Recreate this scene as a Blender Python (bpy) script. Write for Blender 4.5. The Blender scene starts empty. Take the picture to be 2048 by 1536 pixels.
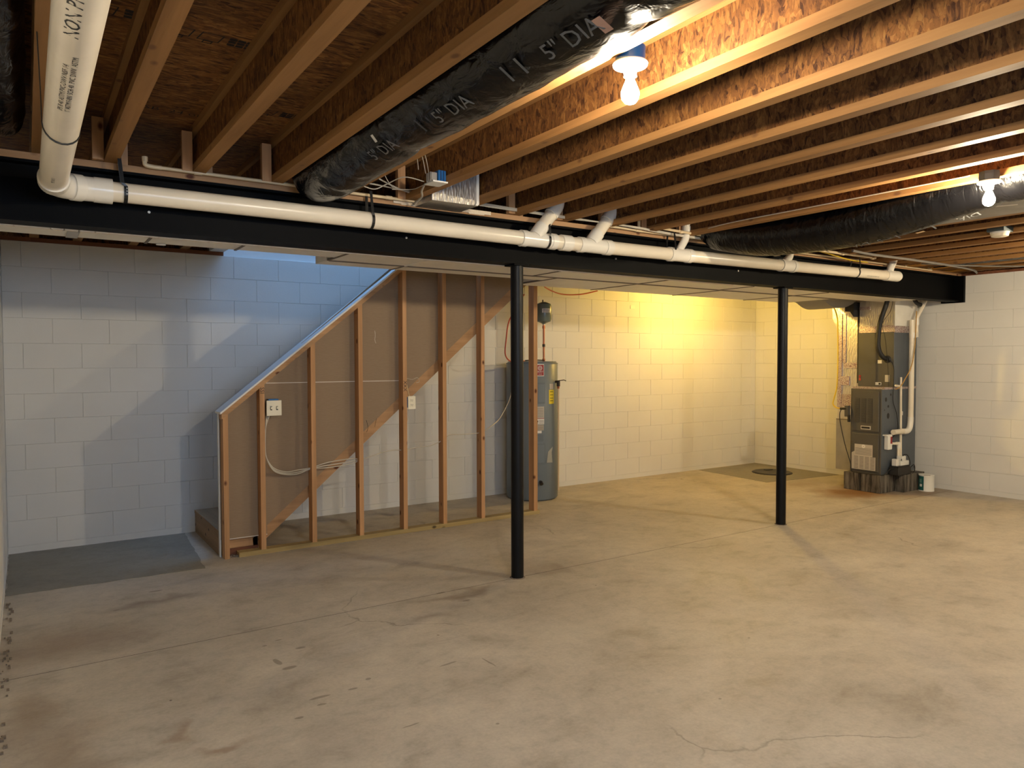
import bpy, math, random
from mathutils import Vector, Matrix
random.seed(7)
PI = math.pi
scene = bpy.context.scene
col = scene.collection
sin, cos = math.sin, math.cos

# ------------------------------------------------------------------ camera
PITCH, YAW, ROLL, CAMZ, FPX = 0.032721, 0.587301, -0.002312, 1.53958, 1459.44
F = Vector((sin(YAW)*cos(PITCH), cos(YAW)*cos(PITCH), -sin(PITCH)))
Rt = Vector((cos(YAW), -sin(YAW), 0.0)); Up = Rt.cross(F)
R2 = Rt*cos(ROLL)+Up*sin(ROLL); U2 = -Rt*sin(ROLL)+Up*cos(ROLL)
cam = bpy.data.cameras.new('camera'); cam.sensor_width = 36.0; cam.lens = 36.0*FPX/2048.0
cam.clip_start = 0.02
co = bpy.data.objects.new('camera', cam); col.objects.link(co)
M = Matrix((R2, U2, -F)).transposed().to_4x4(); M.translation = Vector((0, 0, CAMZ)); co.matrix_world = M
scene.camera = co

# ------------------------------------------------------------------ world, stairwell daylight and added fill
w = bpy.data.worlds.new('world'); scene.world = w; w.use_nodes = True
w.node_tree.nodes['Background'].inputs[0].default_value = (0.50, 0.68, 1.0, 1)
w.node_tree.nodes['Background'].inputs[1].default_value = 1.5

def area_light(name, loc, rot, sx, sy, power, color):
    l = bpy.data.lights.new(name, 'AREA'); l.shape = 'RECTANGLE'; l.size = sx; l.size_y = sy
    l.energy = power; l.color = color
    o = bpy.data.objects.new(name, l); col.objects.link(o); o.location = loc; o.rotation_euler = rot
    return o
# daylight that comes down the stairwell from the floor above
area_light('daylight_upstairs', (2.7, 6.42, 4.6), (0, 0, 0), 1.8, 0.9, 12, (0.26, 0.52, 1.0))
# added cool fill from behind the camera, set at the invented front window
area_light('cool_fill_light', (1.35, -1.57, 1.95), (PI/2, 0, 0), 1.5, 0.8, 15, (0.50, 0.70, 1.0))
BULB_A, BULB_B, BULB_C, BULB_D = 400.0, 690.0, 630.0, 880.0

scene.view_settings.view_transform = 'Standard'; scene.view_settings.look = 'None'
scene.view_settings.gamma = 1.0; scene.view_settings.use_curve_mapping = False
scene.view_settings.exposure = 1.85
scene.cycles.use_denoising = True
scene.cycles.max_bounces = 6; scene.cycles.diffuse_bounces = 4; scene.cycles.glossy_bounces = 3
scene.cycles.use_adaptive_sampling = True; scene.cycles.adaptive_threshold = 0.04; scene.cycles.adaptive_min_samples = 24
scene.cycles.sample_clamp_indirect = 6.0; scene.cycles.caustics_reflective = False; scene.cycles.caustics_refractive = False

# ------------------------------------------------------------------ materials
def new_mat(name):
    m = bpy.data.materials.new(name); m.use_nodes = True
    nt = m.node_tree; b = nt.nodes['Principled BSDF']; return m, nt, b
def N(nt, typ, **kw):
    n = nt.nodes.new(typ)
    for k, v in kw.items():
        if k.startswith('i_'):
            key = k[2:].replace('_', ' ')
            n.inputs[int(key) if key.isdigit() else key].default_value = v
        else: setattr(n, k, v)
    return n
def L(nt, a, b): nt.links.new(a, b)
def ramp(nt, fac, stops):
    r = nt.nodes.new('ShaderNodeValToRGB'); e = r.color_ramp.elements
    while len(e) < len(stops): e.new(0.5)
    for i, (p, c) in enumerate(stops):
        e[i].position = p; e[i].color = (c[0], c[1], c[2], 1) if hasattr(c, '__len__') else (c, c, c, 1)
    L(nt, fac, r.inputs[0]); return r.outputs[0]
def pos(nt, scale=(1, 1, 1), rot=(0, 0, 0)):
    g = nt.nodes.new('ShaderNodeNewGeometry'); mp = N(nt, 'ShaderNodeMapping')
    mp.inputs['Scale'].default_value = scale; mp.inputs['Rotation'].default_value = rot
    L(nt, g.outputs['Position'], mp.inputs[0]); return mp.outputs[0]
def noise(nt, vec, scale, detail=4, rough=.55, dist=0):
    n = N(nt, 'ShaderNodeTexNoise'); n.inputs['Scale'].default_value = scale; n.inputs['Detail'].default_value = detail
    n.inputs['Roughness'].default_value = rough; n.inputs['Distortion'].default_value = dist; L(nt, vec, n.inputs['Vector']); return n.outputs['Fac']
def mixc(nt, fac, a, b, blend='MIX'):
    m = nt.nodes.new('ShaderNodeMix'); m.data_type = 'RGBA'; m.blend_type = blend
    for s, v in ((m.inputs[0], fac), (m.inputs[6], a), (m.inputs[7], b)):
        if isinstance(v, (int, float)): s.default_value = v
        elif isinstance(v, tuple): s.default_value = (*v, 1)
        else: L(nt, v, s)
    return m.outputs[2]
def bump(nt, b, h, strength=.3, dist=.01):
    n = N(nt, 'ShaderNodeBump'); n.inputs['Strength'].default_value = strength; n.inputs['Distance'].default_value = dist
    L(nt, h, n.inputs['Height']); L(nt, n.outputs[0], b.inputs['Normal'])
def plain(name, c, rough=.5, metal=0, spec=.5, bumps=None, vary=.0):
    m, nt, b = new_mat(name)
    b.inputs['Base Color'].default_value = (*c, 1); b.inputs['Roughness'].default_value = rough
    b.inputs['Metallic'].default_value = metal; b.inputs['Specular IOR Level'].default_value = spec
    if vary:
        f = noise(nt, pos(nt), 6, 5)
        L(nt, ramp(nt, f, [(.3, tuple(v*(1-vary) for v in c)), (.7, tuple(min(1, v*(1+vary)) for v in c))]), b.inputs['Base Color'])
    if bumps: bump(nt, b, noise(nt, pos(nt), bumps[0], 4), bumps[1], bumps[2])
    return m

def mat_osb(name, tone=1.0, rot=(0, 0, 0), sc=(1, 1, 1), contrast=1.0):
    m, nt, b = new_mat(name)
    p = pos(nt, sc, rot)
    wp = N(nt, 'ShaderNodeTexNoise'); wp.inputs['Scale'].default_value = 9; L(nt, p, wp.inputs['Vector'])
    add = N(nt, 'ShaderNodeVectorMath', operation='MULTIPLY_ADD'); L(nt, wp.outputs['Color'], add.inputs[0])
    add.inputs[1].default_value = (.10, .10, .10); L(nt, p, add.inputs[2])
    v = N(nt, 'ShaderNodeTexVoronoi'); v.inputs['Scale'].default_value = 50; L(nt, add.outputs[0], v.inputs['Vector'])
    v2 = N(nt, 'ShaderNodeTexVoronoi'); v2.inputs['Scale'].default_value = 105; L(nt, add.outputs[0], v2.inputs['Vector'])
    s = N(nt, 'ShaderNodeSeparateColor'); L(nt, v.outputs['Color'], s.inputs[0])
    s2 = N(nt, 'ShaderNodeSeparateColor'); L(nt, v2.outputs['Color'], s2.inputs[0])
    mx = N(nt, 'ShaderNodeMath', operation='MULTIPLY_ADD'); L(nt, s.outputs[0], mx.inputs[0]); mx.inputs[1].default_value = .55
    m3 = N(nt, 'ShaderNodeMath', operation='MULTIPLY'); L(nt, s2.outputs[1], m3.inputs[0]); m3.inputs[1].default_value = .45
    L(nt, m3.outputs[0], mx.inputs[2])
    t = tone
    c = ramp(nt, mx.outputs[0], [(.10, (.085*t, .030*t, .010*t)), (.30, (.21*t, .085*t, .026*t)), (.60, (.31*t, .128*t, .032*t)), (.92, (.44*t, .21*t, .060*t))])
    big = noise(nt, p, 2.2, 3)
    c2 = mixc(nt, 1.0, c, ramp(nt, big, [(.35, .72), (.65, 1.1)]), 'MULTIPLY')
    fl = noise(nt, pos(nt, (sc[0]*1.0, sc[1]*1.0, sc[2]*1.0), rot), 95, 3, .7)
    c3 = mixc(nt, 1.0, c2, ramp(nt, fl, [(.33, .55), (.45, 1.0), (.7, 1.12)]), 'MULTIPLY')
    L(nt, c3, b.inputs['Base Color']); b.inputs['Roughness'].default_value = .72; b.inputs['Specular IOR Level'].default_value = .25
    bump(nt, b, mx.outputs[0], .5, .0025)
    return m

def mat_wood(name, a, c, axis='y', knots=True, rough=.65, dark=None):
    m, nt, b = new_mat(name)
    st = {'x': (.05, 1, 1), 'y': (1, .05, 1), 'z': (1, 1, .05)}[axis]
    p = pos(nt, st)
    g1 = noise(nt, p, 55, 5, .6, .6); g2 = noise(nt, p, 12, 3, .5, .4)
    base = ramp(nt, g1, [(.30, a), (.70, c)])
    base = mixc(nt, .55, base, ramp(nt, g2, [(.3, tuple(v*.62 for v in a)), (.7, tuple(min(1, v*1.12) for v in c))]))
    if knots:
        st2 = {'x': (.6, 1, 1), 'y': (1, .6, 1), 'z': (1, 1, .6)}[axis]
        v = N(nt, 'ShaderNodeTexVoronoi'); v.inputs['Scale'].default_value = 8.5; v.inputs['Randomness'].default_value = 1
        L(nt, pos(nt, st2), v.inputs['Vector'])
        kf = ramp(nt, v.outputs['Distance'], [(.07, 1.0), (.15, 0.0)])
        base = mixc(nt, kf, base, dark or tuple(v_*.22 for v_ in a))
    L(nt, base, b.inputs['Base Color']); b.inputs['Roughness'].default_value = rough; b.inputs['Specular IOR Level'].default_value = .3
    bump(nt, b, g1, .25, .002)
    return m

OSB_WEB = mat_osb('osb web', .60, (0, 0, 0), (1, 1.0, .45))
OSB_SUB = mat_osb('osb subfloor', .78, (0, 0, .1), (.35, 1.3, 1))
FLANGE = mat_wood('joist flange lumber', (.255, .122, .038), (.36, .185, .064), 'y', dark=(.16, .075, .03))
FLANGE2 = mat_wood('joist flange grey bottom', (.34, .20, .095), (.50, .32, .165), 'y')
STUD = mat_wood('stud lumber', (.44, .225, .095), (.60, .34, .165), 'z', dark=(.10, .028, .008))
LUM_X = mat_wood('lumber along the wall', (.38, .205, .095), (.52, .31, .155), 'x', dark=(.10, .028, .01))
LUM_Y = mat_wood('lumber across', (.25, .15, .075), (.36, .225, .12), 'y')
TREATED = mat_wood('treated plate', (.34, .24, .095), (.48, .36, .16), 'x')
SILL = mat_wood('dark sill lumber', (.13, .045, .022), (.22, .085, .04), 'x', knots=False)
BLACK = plain('black beam paint', (.0010, .0011, .0015), .6, spec=.10, bumps=(60, .15, .002))
POSTM = plain('black post paint', (.0018, .002, .003), .45, spec=.25, bumps=(90, .2, .001))
PVC = plain('white pvc', (.79, .71, .57), .28, spec=.5, vary=.05)
PVC2 = plain('pvc fitting', (.82, .78, .69), .25, spec=.55)
CPVC = plain('cream cpvc', (.74, .58, .36), .35)
INK = plain('black ink', (.02, .018, .016), .6)
WINK = plain('grey white print', (.13, .135, .14), .45)
STRAPM = plain('black plastic strap', (.008, .008, .008), .4)
CABLE = plain('white cable', (.55, .50, .41), .45)
CABLEG = plain('grey conduit', (.22, .20, .18), .5)
YELLOW = plain('yellow cord', (.70, .48, .02), .45)
RED = plain('red line', (.45, .06, .03), .45)
COPPER = plain('copper pipe', (.42, .15, .07), .35, metal=.9)
BRASSD = plain('dark valve', (.04, .032, .028), .4, metal=.5)
TANK = plain('grey tank enamel', (.165, .200, .232), .38, spec=.35)
TANKD = plain('grey tank panel', (.130, .160, .190), .42)
EXPT = plain('expansion tank green grey', (.115, .15, .13), .28, spec=.6)
FURN = plain('furnace grey brown', (.088, .082, .070), .42, vary=.06)
FURN_D = plain('furnace dark louver', (.05, .045, .037), .6)
FURN_S = plain('furnace slate side', (.085, .100, .118), .4, vary=.05)
LABEL = plain('pale label', (.50, .46, .40), .6)
LABELW = plain('white label', (.75, .73, .68), .55)
REDLAB = plain('red label', (.30, .012, .018), .4)
YELLAB = plain('yellow label', (.75, .60, .03), .5)
PLATEC = plain('cream cover plate', (.82, .76, .60), .35)
BLUE = plain('blue plastic box', (.012, .115, .33), .4)
BLUED = plain('dark blue slot', (.003, .025, .09), .5)
GALV = plain('galvanised metal', (.40, .38, .34), .42, metal=.55, vary=.12)
DUCTW = plain('painted sheet metal duct', (.80, .77, .70), .5, spec=.4, vary=.05)
DUCTS = plain('duct seam', (.16, .13, .10), .6)
SEALANT = plain('cream duct sealant', (.74, .62, .46), .7, bumps=(40, .8, .01))
PORC = plain('white porcelain', (.85, .84, .80), .2)
DARKBOX = plain('dark slate box', (.05, .075, .085), .5)
RUBBER = plain('black rubber', (.012, .011, .010), .6)
WHITEP = plain('white plastic', (.78, .77, .72), .35)
GREENL = plain('teal label', (.010, .095, .090), .5)
BROWNPAPER = None
# drywall brown paper back
m, nt, b = new_mat('drywall paper back'); n_ = noise(nt, pos(nt, (1, 1, 12)), 22, 3)
L(nt, ramp(nt, n_, [(.3, (.270, .190, .120)), (.7, (.300, .215, .140))]), b.inputs['Base Color']); b.inputs['Roughness'].default_value = .85
BROWNPAPER = m
DRYW = plain('white drywall', (.74, .74, .72), .7)
PAPERW = plain('white paper edge', (.70, .64, .56), .7)
# foil
m, nt, b = new_mat('foil insulation'); b.inputs['Metallic'].default_value = .85; b.inputs['Roughness'].default_value = .33
b.inputs['Base Color'].default_value = (.72, .68, .62, 1)
v = N(nt, 'ShaderNodeTexVoronoi'); v.inputs['Scale'].default_value = 60; L(nt, pos(nt, (1.6, 1.6, .35)), v.inputs['Vector'])
nn = noise(nt, pos(nt), 14, 3)
ad = N(nt, 'ShaderNodeMath', operation='ADD'); L(nt, v.outputs['Distance'], ad.inputs[0]); L(nt, nn, ad.inputs[1])
bump(nt, b, ad.outputs[0], .45, .006); FOIL = m
# foil tape with rows of small red print
m, nt, b = new_mat('foil tape with red print'); b.inputs['Metallic'].default_value = .6; b.inputs['Roughness'].default_value = .38
wv = N(nt, 'ShaderNodeTexNoise'); wv.inputs['Scale'].default_value = 120; wv.inputs['Detail'].default_value = 2; L(nt, pos(nt, (1, 1, 1)), wv.inputs['Vector'])
L(nt, ramp(nt, wv.outputs['Fac'], [(.42, (.28, .14, .17)), (.50, (.66, .58, .54))]), b.inputs['Base Color'])
bump(nt, b, noise(nt, pos(nt), 30, 3), .5, .006); TAPE = m
# black insulation jacket, wrinkled film
def mat_film(name, sc):
    m, nt, b = new_mat(name); b.inputs['Base Color'].default_value = (.0015, .0015, .002, 1)
    b.inputs['Roughness'].default_value = .24; b.inputs['Specular IOR Level'].default_value = .42
    a = noise(nt, pos(nt, sc), 9, 3, .5, 1.2); c = noise(nt, pos(nt), 5, 2)
    ad = N(nt, 'ShaderNodeMath', operation='MULTIPLY'); L(nt, a, ad.inputs[0]); L(nt, c, ad.inputs[1])
    bump(nt, b, ad.outputs[0], .6, .035); return m
FILM = mat_film('black duct film', (1.6, .8, 1.6))
FILM2 = mat_film('black duct film fine folds', (.9, 2.2, .9))
# painted concrete block
def mat_paint(name, c):
    m, nt, b = new_mat(name); f = noise(nt, pos(nt), 1.3, 4)
    L(nt, ramp(nt, f, [(.3, tuple(v*.95 for v in c)), (.7, tuple(v*1.03 for v in c))]), b.inputs['Base Color'])
    b.inputs['Roughness'].default_value = .62; b.inputs['Specular IOR Level'].default_value = .3
    h = noise(nt, pos(nt), 85, 4, .65); bump(nt, b, h, .22, .004); return m
PAINT = mat_paint('painted block', (.72, .71, .675))
PAINT_J = mat_paint('painted mortar', (.70, .69, .655))
# concrete floor
def spot(nt, c, r0, r1, sx=1, sy=1, warp=.25):
    g = nt.nodes.new('ShaderNodeNewGeometry')
    nz = N(nt, 'ShaderNodeTexNoise'); nz.inputs['Scale'].default_value = 3.5; nz.inputs['Detail'].default_value = 5; L(nt, g.outputs['Position'], nz.inputs['Vector'])
    ma = N(nt, 'ShaderNodeVectorMath', operation='MULTIPLY_ADD'); L(nt, nz.outputs['Color'], ma.inputs[0]); ma.inputs[1].default_value = (warp*2, warp*2, 0)
    L(nt, g.outputs['Position'], ma.inputs[2])
    sb = N(nt, 'ShaderNodeVectorMath', operation='SUBTRACT'); L(nt, ma.outputs[0], sb.inputs[0]); sb.inputs[1].default_value = (c[0]+warp, c[1]+warp, 0)
    ml = N(nt, 'ShaderNodeVectorMath', operation='MULTIPLY'); L(nt, sb.outputs[0], ml.inputs[0]); ml.inputs[1].default_value = (1/sx, 1/sy, 0)
    ln = N(nt, 'ShaderNodeVectorMath', operation='LENGTH'); L(nt, ml.outputs[0], ln.inputs[0])
    return ramp(nt, ln.outputs['Value'], [(r0, 1.0), (r1, 0.0)])
MARKS = [((1.045, 3.73), .022, .07), ((1.075, 3.63), .05, .022), ((1.192, 3.847), .04, .020), ((1.037, 3.985), .022, .012), ((1.124, 4.028), .03, .010), ((1.085, 3.22), .07, .014), ((1.073, 3.15), .03, .014), ((1.24, 3.227), .035, .012), ((1.34, 3.295), .022, .016), ((1.75, 3.23), .07, .010), ((1.93, 3.13), .008, .09), ((1.633, 2.571), .012, .012), ((.69, 5.354), .06, .02), ((.43, 5.08), .03, .012), ((2.255, 4.256), .05, .02), ((2.317, 4.03), .035, .012), ((.954, 3.09), .03, .012), ((1.32, 2.766), .06, .007), ((1.9, 3.6), .012, .012), ((3.3, 2.6), .012, .01), ((2.6, 2.2), .012, .01)]
def mat_concrete(name, a, c, stains=True):
    m, nt, b = new_mat(name); P = pos(nt)
    n1 = noise(nt, P, .9, 6, .6, .3); n2 = noise(nt, pos(nt, (1.0, 1.5, 1)), 2.6, 8, .66, .35); n3 = noise(nt, P, 60, 3, .6)
    base = ramp(nt, n1, [(.34, a), (.66, c)])
    base = mixc(nt, 1.0, base, ramp(nt, n2, [(.32, (.78, .76, .735)), (.46, (.97, .97, .97)), (.68, (1.12, 1.11, 1.09))]), 'MULTIPLY')
    base = mixc(nt, 1.0, base, ramp(nt, n3, [(.3, .93), (.7, 1.05)]), 'MULTIPLY')
    base = mixc(nt, 1.0, base, ramp(nt, noise(nt, P, 13, 5, .7), [(.32, .88), (.5, 1.0), (.7, 1.05)]), 'MULTIPLY')
    if stains:
        for cc, r0, r1, sx, sy, colr, amt in [((8.0, 4.80), .3, .95, .80, .48, (.21, .095, .022), .9), ((8.6, 4.35), .2, .9, .7, .28, (.18, .09, .03), .6),
                ((7.9, 5.5), .2, .9, .7, .5, (.24, .14, .06), .35), ((.15, 4.6), .1, 1.0, .55, .40, (.20, .12, .075), .45), ((.30, 2.5), .1, .9, .25, .30, (.24, .15, .09), .4),
                ((.62, 5.15), .1, 1, .5, .10, (.16, .11, .08), .5), ((2.35, 4.16), .1, 1, .45, .09, (.15, .10, .065), .55), ((2.0, 3.85), .1, 1, .25, .08, (.15, .10, .07), .4), ((3.1, 4.35), .1, 1, .5, .3, (.21, .14, .085), .3),
                ((.60, 2.99), .3, 1, .14, .06, (.26, .17, .11), .6), ((.50, 3.2), .3, 1, .05, .12, (.26, .17, .11), .5), ((-.02, 3.80), .2, 1, .12, .3, (.20, .12, .07), .35), ((.05, 3.2), .1, 1, .25, .9, (.19, .12, .075), .45)]:
            s = spot(nt, cc, r0, r1, sx, sy); mm = N(nt, 'ShaderNodeMath', operation='MULTIPLY'); L(nt, s, mm.inputs[0]); mm.inputs[1].default_value = amt
            base = mixc(nt, mm.outputs[0], base, colr)
        for cc, sx, sy in MARKS:
            s = spot(nt, cc, .6, .75, sx, sy, .03); mm = N(nt, 'ShaderNodeMath', operation='MULTIPLY'); L(nt, s, mm.inputs[0]); mm.inputs[1].default_value = .5
            base = mixc(nt, mm.outputs[0], base, (.10, .075, .055))
        # hair cracks
        v = N(nt, 'ShaderNodeTexVoronoi'); v.feature = 'DISTANCE_TO_EDGE'; v.inputs['Scale'].default_value = .40
        wz = N(nt, 'ShaderNodeTexNoise'); wz.inputs['Scale'].default_value = 2.5; wz.inputs['Detail'].default_value = 6; L(nt, P, wz.inputs['Vector'])
        ma = N(nt, 'ShaderNodeVectorMath', operation='MULTIPLY_ADD'); L(nt, wz.outputs['Color'], ma.inputs[0]); ma.inputs[1].default_value = (.5, .5, 0); L(nt, P, ma.inputs[2])
        L(nt, ma.outputs[0], v.inputs['Vector'])
        ck = ramp(nt, v.outputs['Distance'], [(.0, .5), (.0011, 0.0)])
        mk = N(nt, 'ShaderNodeMath', operation='MULTIPLY'); L(nt, ck, mk.inputs[0]); L(nt, ramp(nt, noise(nt, P, .8, 2), [(.56, 0.0), (.64, 1.0)]), mk.inputs[1])
        base = mixc(nt, mk.outputs[0], base, (.09, .07, .055))
        # little dark specks
        v2 = N(nt, 'ShaderNodeTexVoronoi'); v2.inputs['Scale'].default_value = 2.6; L(nt, P, v2.inputs['Vector'])
        base = mixc(nt, ramp(nt, v2.outputs['Distance'], [(.012, .8), (.02, 0.0)]), base, (.05, .04, .03))
    L(nt, base, b.inputs['Base Color'])
    L(nt, ramp(nt, n2, [(.3, .50), (.7, .68)]), b.inputs['Roughness']); b.inputs['Specular IOR Level'].default_value = .35
    bump(nt, b, n3, .12, .003)
    return m
CONC = mat_concrete('concrete floor', (.405, .362, .300), (.510, .462, .390))
CONC_P = mat_concrete('grey patch concrete', (.225, .205, .165), (.275, .252, .208), False)
# stained concrete plinth
m, nt, b = new_mat('stained plinth'); f = noise(nt, pos(nt, (6, 6, .8)), 3.5, 5, .6)
L(nt, ramp(nt, f, [(.38, (.028, .022, .016)), (.52, (.12, .105, .085)), (.68, (.20, .18, .15))]), b.inputs['Base Color']); b.inputs['Roughness'].default_value = .8
PLINTH = m
GRAVEL = plain('crumbled concrete edge', (.22, .18, .14), .9, bumps=(70, 1.0, .02), vary=.3)
def emit(name, c, s):
    m, nt, b = new_mat(name); b.inputs['Emission Color'].default_value = (*c, 1); b.inputs['Emission Strength'].default_value = s
    b.inputs['Base Color'].default_value = (1, 1, 1, 1); return m

# ------------------------------------------------------------------ mesh helpers
class B:
    def __init__(s): s.v = []; s.f = []
    def box(s, x0, x1, y0, y1, z0, z1):
        n = len(s.v); s.v += [(x, y, z) for z in (z0, z1) for y in (y0, y1) for x in (x0, x1)]
        s.f += [(n+a, n+b_, n+c, n+d) for a, b_, c, d in ((0, 2, 3, 1), (4, 5, 7, 6), (0, 1, 5, 4), (2, 6, 7, 3), (0, 4, 6, 2), (1, 3, 7, 5))]; return s
    def prism(s, poly, axis, a, b):
        # poly: 2D points; axis 'y': (x,z) extruded in y; 'x': (y,z); 'z': (x,y)
        n = len(s.v); k = len(poly)
        f = {'y': lambda p, t: (p[0], t, p[1]), 'x': lambda p, t: (t, p[0], p[1]), 'z': lambda p, t: (p[0], p[1], t)}[axis]
        s.v += [f(p, a) for p in poly]+[f(p, b) for p in poly]
        s.f.append(tuple(range(n, n+k))); s.f.append(tuple(range(n+2*k-1, n+k-1, -1)))
        for i in range(k): j = (i+1) % k; s.f.append((n+i, n+k+i, n+k+j, n+j))
        return s
    def tube(s, pts, r, seg=12, caps=True, smooth=0, rf=None):
        P = [Vector(p) for p in pts]
        if smooth:
            Q = []
            for i in range(len(P)-1):
                p0 = P[max(i-1, 0)]; p1 = P[i]; p2 = P[i+1]; p3 = P[min(i+2, len(P)-1)]
                for t in range(smooth):
                    u = t/smooth
                    Q.append(.5*((2*p1)+(-p0+p2)*u+(2*p0-5*p1+4*p2-p3)*u*u+(-p0+3*p1-3*p2+p3)*u**3))
            Q.append(P[-1]); P = Q
        n0 = len(s.v); up = None
        for i, p in enumerate(P):
            d = (P[min(i+1, len(P)-1)]-P[max(i-1, 0)]).normalized()
            if up is None:
                up = Vector((0, 0, 1)) if abs(d.z) < .9 else Vector((1, 0, 0))
            sd = d.cross(up).normalized(); up = sd.cross(d).normalized()
            sc = 1.0
            if 0 < i < len(P)-1:
                a_ = (P[i]-P[i-1]).normalized(); c = max(.5, math.sqrt(max(.01, (1+a_.dot((P[i+1]-P[i]).normalized()))/2))); sc = 1/c if smooth == 0 else 1
            for j in range(seg):
                t = 2*PI*j/seg; rr = r if rf is None else rf(i/(len(P)-1), t)
                s.v.append(tuple(p+(sd*cos(t)+up*sin(t))*rr*(sc if sc < 1.3 else 1.3)))
        for i in range(len(P)-1):
            for j in range(seg):
                a_ = n0+i*seg+j; b_ = n0+i*seg+(j+1) % seg; s.f.append((a_, b_, b_+seg, a_+seg))
        if caps:
            s.f.append(tuple(n0+j for j in range(seg-1, -1, -1))); s.f.append(tuple(n0+(len(P)-1)*seg+j for j in range(seg)))
        return s
    def lathe(s, prof, c, axis='z', seg=24):
        n0 = len(s.v)
        for r, h in prof:
            for j in range(seg):
                t = 2*PI*j/seg
                p = {'z': (r*cos(t), r*sin(t), h), 'y': (r*cos(t), h, r*sin(t)), 'x': (h, r*cos(t), r*sin(t))}[axis]
                s.v.append((c[0]+p[0], c[1]+p[1], c[2]+p[2]))
        for i in range(len(prof)-1):
            for j in range(seg):
                a_ = n0+i*seg+j; b_ = n0+i*seg+(j+1) % seg; s.f.append((a_, b_, b_+seg, a_+seg))
        s.f.append(tuple(n0+j for j in range(seg-1, -1, -1))); s.f.append(tuple(n0+(len(prof)-1)*seg+j for j in range(seg)))
        return s
    def strip(s, path, wdir, wd, th=.0012):
        # flat band following path; wdir = width direction
        P = [Vector(p) for p in path]; W = Vector(wdir).normalized()*wd/2; n = len(s.v)
        for i, p in enumerate(P):
            d = (P[min(i+1, len(P)-1)]-P[max(i-1, 0)]).normalized(); nn = d.cross(W).normalized()*th/2
            s.v += [tuple(p-W-nn), tuple(p+W-nn), tuple(p+W+nn), tuple(p-W+nn)]
        for i in range(len(P)-1):
            for j in range(4): a_ = n+i*4+j; b_ = n+i*4+(j+1) % 4; s.f.append((a_, b_, b_+4, a_+4))
        s.f.append((n+3, n+2, n+1, n)); e = n+(len(P)-1)*4; s.f.append((e, e+1, e+2, e+3)); return s
    def mesh(s, name):
        me = bpy.data.meshes.new(name); me.from_pydata(s.v, [], s.f); me.update(); return me
    def build(s, name, mat, parent=None, smooth=False, local=False, bevel=0, **tags):
        me = s.mesh(name)
        import bmesh
        bm = bmesh.new(); bm.from_mesh(me); bmesh.ops.recalc_face_normals(bm, faces=bm.faces)
        if bevel: bmesh.ops.bevel(bm, geom=bm.edges[:], offset=bevel, segments=1, affect='EDGES', profile=.5)
        bm.to_mesh(me); bm.free()
        if smooth:
            for p in me.polygons: p.use_smooth = True
            try: me.set_sharp_from_angle(angle=math.radians(42))
            except Exception: pass
        me.materials.append(mat)
        o = bpy.data.objects.new(name, me); col.objects.link(o)
        if parent is not None:
            o.parent = parent
            if not local: o.location = -WORLD(parent)
        for k_, v_ in tags.items(): o[k_] = v_
        return o
def WORLD(o):
    v = Vector((0, 0, 0))
    while o is not None: v = v+Vector(o.location); o = o.parent
    return v
def thing(name, loc, label, cat, group=None, kind=None):
    o = bpy.data.objects.new(name, None); o.empty_display_size = .1; col.objects.link(o); o.location = loc
    if label: o['label'] = label
    if cat: o['category'] = cat
    if group: o['group'] = group
    if kind: o['kind'] = kind
    return o
def tag(o, label, cat, group=None):
    o['label'] = label; o['category'] = cat
    if group: o['group'] = group
    return o
def text(name, s_, size, fn, mat, parent, squeeze=1.0, **tags):
    """flat print: fn maps (u, v) in metres to a world point just off the surface"""
    c = bpy.data.curves.new('t', 'FONT'); c.body = s_; c.size = size; c.resolution_u = 2
    o = bpy.data.objects.new('t', c); col.objects.link(o)
    bpy.context.view_layer.update()
    me = bpy.data.meshes.new_from_object(o.evaluated_get(bpy.context.evaluated_depsgraph_get()))
    b = B(); b.v = [tuple(fn(v.co.x*squeeze, v.co.y)) for v in me.vertices]; b.f = [tuple(p.vertices) for p in me.polygons]
    bpy.data.objects.remove(o); bpy.data.curves.remove(c); bpy.data.meshes.remove(me)
    if not b.f: return None
    me = b.mesh(name); me.materials.append(mat); o = bpy.data.objects.new(name, me); col.objects.link(o)
    o.parent = parent; o.location = -WORLD(parent)
    for k_, v_ in tags.items(): o[k_] = v_
    return o

# ------------------------------------------------------------------ setting
XL, XR, YB, YF = -0.15, 9.03, 7.03, -1.60
JB, JT = 2.53, 2.771           # joist bottom and top
ZW = 2.497                     # top of the block walls
floor = thing('floor', (0, 0, 0), None, None, kind='structure')
JY = 4.245
def slab(poly, z0, z1, name, mat, par): return B().prism(poly, 'z', z0, z1).build(name, mat, par)
slab([(XL-.3, YF-.3), (XR+.3, YF-.3), (XR+.3, JY-.003), (XL-.3, JY-.003)], -.10, 0, 'concrete_slab', CONC, floor)
slab([(XL-.3, JY+.003), (XR+.3, JY+.003), (XR+.3, YB+.3), (XL-.3, YB+.3)], -.10, 0, 'concrete_slab', CONC, floor)
slab([(XL-.3, JY-.1), (XR+.3, JY-.1), (XR+.3, JY+.1), (XL-.3, JY+.1)], -.12, -.0006, 'joint_filler', plain('joint dirt', (.05, .04, .03), .9), floor)
def ragged(pts, step=.05, amp=.006):
    out = []
    for i, p in enumerate(pts):
        q = pts[(i+1) % len(pts)]; d = math.hypot(q[0]-p[0], q[1]-p[1]); n = max(1, int(d/step))
        for k in range(n):
            t = k/n; out.append((p[0]+(q[0]-p[0])*t+random.uniform(-amp, amp), p[1]+(q[1]-p[1])*t+random.uniform(-amp, amp)))
    return out
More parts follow.
